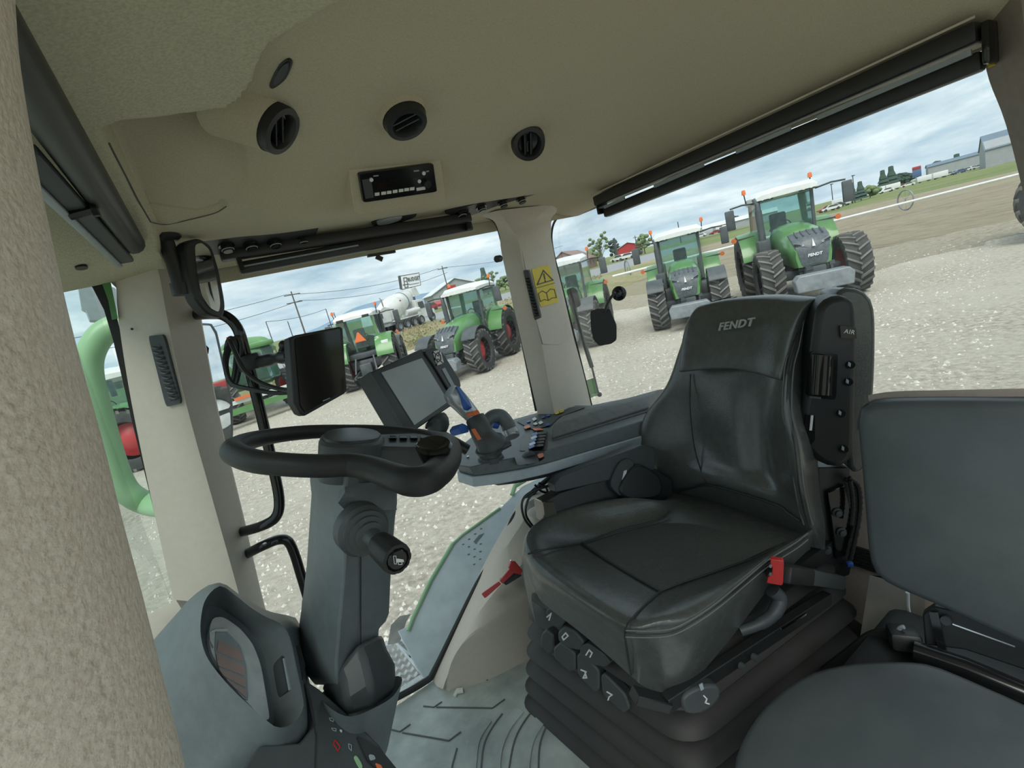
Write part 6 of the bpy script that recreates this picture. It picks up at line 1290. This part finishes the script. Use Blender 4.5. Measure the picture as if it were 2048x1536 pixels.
gable('low_house', 1150, 545, 140, 10, 24, 3, 3, math.radians(40), 'wall_brown', 'wall_brown', 'low brown-roofed house among trees in the rear window corner')
gable('red_barn', 1262, 512, 170, 8, 10, 3.4, 1.5, math.radians(40), 'rim_red', 'roof_white', 'small red building along the road in the rear window')
gable('long_shed', 1430, 474, 260, 10, 60, 3.6, 1.6, math.radians(125), 'wall_grey', 'roof_white', 'long white-roofed shed on the horizon between the two nearest tractors')
gable('far_shed', 235, 770, 120, 10, 26, 3.0, 2.5, math.radians(10), 'wall_brown', 'wall_brown', 'reddish-roofed shed beyond the sprayer boom at the left', z=G)
# ---- poles and wires
def pole(x0, y0, x1, y1, dist, label, arms=0, r=.14, m_='tr_dark', lamp=False):
    p = A(x1, y1, D=dist); top = A(x0, y0, D=dist); t = thing('utility_pole', (p.x, p.y, G), label=label, cat='pole')
    z1 = top.z; b = MB(); b.cyl((p.x, p.y, G), (p.x, p.y, z1), r, r * .7, n=8); b.build('shaft', MAT[m_], t)
    for k in range(arms):
        z = z1 - .5 - k * 1.2; b = MB(); b.obox((p.x - 1.2, p.y - .35, z), (p.x + 1.2, p.y + .35, z), .14, .14); b.build('crossarm', MAT[m_], t)
    if lamp: b = MB(); b.box((p.x + .3, p.y, z1), (1.4, .5, .3)); b.build('lamp_head', MAT[m_], t)
    return V(p.x, p.y, z1)
mat('pole_wood', (0.16, 0.14, 0.13), 0.9, nscale=3)
w1_ = pole(588, 583, 608, 660, 75, 'wooden utility pole with two crossarms left of the mixer truck', 2, m_='pole_wood')
w2_ = pole(884, 533, 902, 600, 95, 'wooden utility pole with a crossarm in front of the shop building', 1, m_='pole_wood')
pz1 = pole(535, 643, 548, 690, 70, 'thin dark post left of the wooden utility pole', r=.08); pole(578, 642, 588, 680, 70, 'thin dark post just left of the tablet display', r=.08)
pz2 = pole(652, 618, 662, 650, 90, 'thin dark post behind the rear-facing tractor roof', r=.1); pole(668, 625, 675, 648, 90, 'short thin post nearer the mixer truck', r=.1)
pole(1704, 352, 1709, 392, 170, 'lamp post right of the largest tractor cab', r=.2, lamp=True); pole(1661, 369, 1665, 395, 190, 'lamp post close above the largest tractor roof', r=.2, lamp=True)
pole(1226, 477, 1232, 500, 150, 'dark chimney-like post beside the bare trees', r=.5); pole(1268, 472, 1275, 500, 140, 'utility pole left of the second tractor beacon', 1, r=.15); pole(1354, 444, 1358, 460, 200, 'dark post above the second tractor roof', r=.25)
mat('wire', (0.10, 0.11, 0.12), 0.8)
def wire(p, q, sag, label, r=.035):
    pts = [p.lerp(q, k / 12) + V(0, 0, -sag * 4 * (k / 12) * (1 - k / 12)) for k in range(13)]; b = MB(); b.tube(pts, r, 5); b.build('power_line', MAT['wire'], label=label, cat='power line', group='power lines')
dv = (w2_ - w1_)
wire(w1_ + V(-.8, 0, -.3), w2_ + V(-.8, 0, -.3), 1.0, 'upper power line between the two wooden poles'); wire(w1_ + V(.8, 0, -1.6), w2_ + V(.8, 0, -1.4), 1.2, 'lower power line between the two wooden poles')
wire(w1_ + V(-.8, 0, -.3), w1_ - dv * 1.2 + V(0, 0, -.3), 1.0, 'upper power line running left from the crossarm pole'); wire(w1_ + V(.8, 0, -1.6), w1_ - dv * 1.2 + V(0, 0, -1.9), 1.4, 'lower power line running left from the crossarm pole')
wire(w2_ + V(0, 0, -.3), w2_ + dv * 1.3, .8, 'power line running right from the pole by the shop')
wire(pz1, pz2, .4, 'low power line over the rear-facing tractor')
# ---- irrigation line
iz = G + 1.05; i0, i1 = A(1225, 553, Z=iz), A(2075, 339, Z=iz)
ir = thing('irrigation_line', (i0.x, i0.y, iz), label='long pale irrigation pipe on wheels crossing the ploughed field', cat='irrigation pipe')
b = MB(); b.tube([i0.lerp(i1, k / 8) for k in range(9)], .11, 8); b.build('pipe', MAT['white_paint'], ir)
dI = (i1 - i0).normalized(); iw = A(1811, 400, Z=iz)
for k in (-3.4, -1.9, 0, 1.4):
    c = iw + dI * k * 16; T = M4(*frame(dI), c); bb = MB(); bb.tube([T @ V(1.02 * math.cos(a), 1.02 * math.sin(a), 0) for a in [2 * PI * j / 28 for j in range(28)]], .07, 6, True); wl = bb.build('wheel', MAT['grey_metal'], ir)
    for j in range(4): bb = MB(); a = j * PI / 4; bb.obox(T @ V(math.cos(a), math.sin(a), 0), T @ V(-math.cos(a), -math.sin(a), 0), .02, .02); bb.build('spoke', MAT['grey_metal'], wl)
# ---- trees
mat('foliage', (0.20, 0.27, 0.13), 0.9, c2=(0.13, 0.18, 0.09), nscale=2); mat('foliage_dark', (0.055, 0.095, 0.075), 0.9, c2=(0.04, 0.07, 0.055), nscale=2); mat('bark', (0.22, 0.19, 0.16), 0.9)
def tree(x, y, dist, h, w, kind, label, z=None):
    p = A(x, y, D=dist); p.z = G if z is None else z; t = thing('tree', p, label=label, cat='tree', group='far trees'); OFF[t] = V(0, 0, 0)
    mk(t, 'trunk', 'bark', lambda b: b.cyl((0, 0, 0), (0, 0, h * .6), h * .03, h * .015, n=6))
    b = MB()
    if kind == 'conifer':
        for k in range(5):
            z0 = h * (.08 + k * .17); b.lathe([(w * (1 - k * .18) * .5, z0), (w * .12, z0 + h * .26), (.0001, z0 + h * .28)], None, 9)
        b.build('crown', MAT['foliage_dark'], t, ang=80)
    elif kind == 'bare':
        for k in range(26):
            a = random.uniform(0, 6.28); z0 = h * random.uniform(.2, .6); e = V(math.cos(a) * w * .5 * random.random(), math.sin(a) * w * .5 * random.random(), z0 + h * random.uniform(.2, .42)); b.cyl((0, 0, z0), e, h * .010, h * .003, n=4)
            b.ball(e, w * .07, 6, (1, 1, .8))
        b.build('crown', MAT['foliage'], t, kind='stuff')
    else:
        for k in range(46):
            a = random.uniform(0, 6.28); zz = random.random(); r = w * .42 * math.sqrt(random.random()) * math.sqrt(max(.1, 1 - (zz * 1.6 - .6) ** 2)); b.ball((r * math.cos(a), r * math.sin(a), h * (.25 + .62 * zz)), w * random.uniform(.07, .13), 7, (1, 1, .85))
        b.build('crown', MAT['foliage' if kind == 'round' else 'foliage_dark'], t, kind='stuff', ang=80)
for a in ((1206, 530, 150, 9.5, 8, 'bare', 'tall bare tree behind the tractor hidden by the phone holder', RZ), (1190, 534, 195, 7, 9, 'round', 'pale green tree left of the tall bare tree', RZ), (1165, 545, 178, 5.5, 8, 'round', 'low spreading tree above the house roof', RZ), (1232, 522, 205, 9, 7, 'dark', 'dark green tree right of the tall bare tree', RZ), (1290, 506, 150, 6.5, 6, 'round', 'pale green tree behind the second tractor mirror', RZ),
          (1468, 450, 320, 9, 12, 'dark', 'small dark tree left of the largest tractor', G), (1704, 398, 175, 7, 6, 'conifer', 'conifer left of the tall lamp post', G), (1722, 394, 190, 7, 6, 'conifer', 'conifer right of the tall lamp post', G), (1740, 392, 195, 5, 9, 'round', 'pale green bushy tree right of the lamp post', G),
          (1767, 372, 345, 14, 11, 'conifer', 'pointed conifer at the left end of the car row', G), (1784, 368, 365, 16, 13, 'conifer', 'second pointed conifer at the car row', G), (1800, 366, 390, 11, 15, 'dark', 'rounded dark tree beside the two conifers', G), (1812, 360, 330, 9, 11, 'dark', 'dark tree just left of the blue sign', G), (1876, 346, 360, 12, 17, 'dark', 'broad dark tree between the sign and the store', G), (1914, 330, 330, 12, 12, 'conifer', 'conifer beside the brown store', G),
          (1012, 580, 130, 4, 5, 'round', 'green tree at the left edge of the rear right pillar', RZ), (975, 580, 130, 7, 5, 'conifer', 'slim conifer right of the shop building', RZ), (962, 584, 165, 6, 6, 'round', 'low tree right of the shop gable', RZ), (990, 580, 120, 5.5, 5, 'bare', 'bare tree between the conifer and the pillar', RZ)):
    tree(*a)
# ---- parked cars and trailers on the horizon
mat('car_white', (0.80, 0.81, 0.81), 0.3); mat('car_silver', (0.50, 0.53, 0.55), 0.3); mat('car_red', (0.42, 0.05, 0.05), 0.3); mat('car_dark', (0.08, 0.09, 0.11), 0.3); mat('car_blue', (0.10, 0.16, 0.30), 0.3)
CARJ = (1.0, 1.055, .95); CARJ_N = []
def car(x, y, dist, col, label, z, sc=1.0, van=False):
    dist *= CARJ[len(CARJ_N) % 3]; CARJ_N.append(1); p = A(x, y, D=dist); p.z = z; t = thing('car', p, label=label, cat='car', group='cars parked on the horizon'); OFF[t] = V(0, 0, 0)
    if van: mk(t, 'body', col, lambda b: b.box((0, 0, 1.5), (4.6, 2.1, 2.1), bev=.15))
    else:
        mk(t, 'body', col, lambda b: b.loft([[V(x_, s_ * .9, z_) for x_, z_ in ((-2.2, .4), (2.2, .4), (2.25, .8), (1.2, .95), (.5, 1.5), (-1.1, 1.52), (-1.9, 1.0), (-2.25, .9))] for s_ in (-1, 1)]))
        for s_ in (-1, 1): mk(t, 'window', 'tr_dark', lambda b: b.prism([(.95, s_ * .905, 1.0), (.45, s_ * .905, 1.42), (-1.05, s_ * .905, 1.44), (-1.6, s_ * .905, 1.02)], (0, s_ * .02, 0)))
    for x_ in (-1.4, 1.4):
        for s_ in (-1, 1): mk(t, 'wheel', 'tyre', lambda b: b.cyl((x_, s_ * .8, .35), (x_, s_ * .97, .35), .35, n=10))
    t.scale = (sc, sc, sc); t.rotation_euler = (0, 0, random.uniform(1.6, 2.3))
carlist = [(1402, 470, 230, 'car_white', 0), (1415, 468, 225, 'car_silver', 1), (1432, 466, 230, 'car_red', 0), (1445, 462, 220, 'car_white', 1), (1462, 458, 220, 'car_silver', 0), (1652, 402, 150, 'car_red', 0), (1662, 405, 140, 'car_white', 0), (1672, 398, 150, 'car_dark', 0), (1682, 396, 170, 'car_white', 1), (1740, 388, 240, 'car_white', 1), (1756, 384, 250, 'car_white', 1), (1772, 379, 243, 'car_white', 0), (1786, 376, 260, 'car_white', 1), (1800, 371, 270, 'car_red', 0), (1816, 368, 270, 'car_white', 0), (1848, 358, 270, 'car_white', 1), (1866, 355, 270, 'car_white', 1), (1880, 351, 270, 'car_white', 1), (1895, 346, 270, 'car_silver', 0), (1906, 343, 270, 'car_white', 0), (1918, 341, 270, 'car_blue', 0), (1932, 336, 270, 'car_white', 0), (1945, 333, 270, 'car_white', 0), (1958, 330, 270, 'car_silver', 0), (1970, 326, 270, 'car_white', 0), (1984, 322, 270, 'car_white', 0), (1996, 318, 270, 'car_dark', 0), (1255, 518, 128, 'car_white', 0), (1272, 514, 150, 'car_dark', 0), (1240, 524, 140, 'car_white', 0), (868, 604, 105, 'car_red', 0)]
CN = {'car_white': 'white', 'car_silver': 'silver', 'car_red': 'red', 'car_dark': 'dark', 'car_blue': 'blue'}
def where(x):
    if x < 900: return 'in front of the grey shop building'
    if x < 1300: return 'on the road side near the bare trees'
    if x < 1480: return 'on the horizon left of the largest tractor'
    if x < 1700: return 'just right of the largest tractor roof'
    if x < 1830: return 'left of the blue sign'
    return 'right of the blue sign'
cnt = {}
ORD = ['first', 'second', 'third', 'fourth', 'fifth', 'sixth', 'seventh', 'eighth']
for x, y, d, c_, v_ in carlist:
    key = (CN[c_] + (' box van ' if v_ else ' car ') + where(x)); k = cnt.get(key, 0); cnt[key] = k + 1
    tot = sum(1 for q in carlist if CN[q[3]] + (' box van ' if q[4] else ' car ') + where(q[0]) == key)
    lab = key if tot == 1 else CN[c_] + (' box van, ' if v_ else ' car, ') + ORD[k] + ' from left of its colour, ' + where(x)
    car(x, y, d, c_, lab, G if x > 1480 else RZ, 1.35 if x > 1730 else 1.1, bool(v_))
# ---- blue and red pylon sign
ps_ = A(1834, 350, D=305); t = thing('pylon_sign', (ps_.x, ps_.y, G), label='blue and red pylon sign standing on the far horizon', cat='sign'); OFF[t] = V(0, 0, 0); t.rotation_euler = (0, 0, math.radians(20))
mk(t, 'panel', 'car_blue', lambda b: b.box((0, 0, 6.0), (1, 4.4, 4.6), bev=.2)); mk(t, 'header', 'car_red', lambda b: b.box((0, 0, 9.2), (1.05, 4.4, 2.0), bev=.4)); mk(t, 'post', 'grey_metal', lambda b: b.box((0, 0, 1.9), (.6, 1.6, 4.0)))
# ---- hills
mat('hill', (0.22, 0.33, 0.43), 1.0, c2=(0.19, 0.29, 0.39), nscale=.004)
hp = [(380, 735), (470, 712), (560, 690), (626, 660), (665, 640), (704, 618), (740, 606), (790, 594), (840, 588), (900, 576), (950, 570), (1000, 566), (1060, 552), (1120, 538), (1200, 522), (1260, 506)]
tp = crom([A(x, y, D=2300) for x, y in hp], 4); b = MB()
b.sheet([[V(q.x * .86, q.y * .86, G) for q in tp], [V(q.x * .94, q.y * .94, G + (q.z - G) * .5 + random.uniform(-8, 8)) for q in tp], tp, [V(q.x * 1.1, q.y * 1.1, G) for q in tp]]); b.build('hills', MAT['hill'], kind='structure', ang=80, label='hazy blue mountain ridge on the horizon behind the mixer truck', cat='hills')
cam.clip_end = 6000
# nothing is left of the near wall but the open door; keep the cab body skirt below the floor
b = MB(); b.box((.45, .70, -.35), (1.7, 1.5, .56), bev=.05); b.build('trim_6', MAT['tr_dark'], kind='structure', label='dark underside of the cab below the floor', cat='panel')
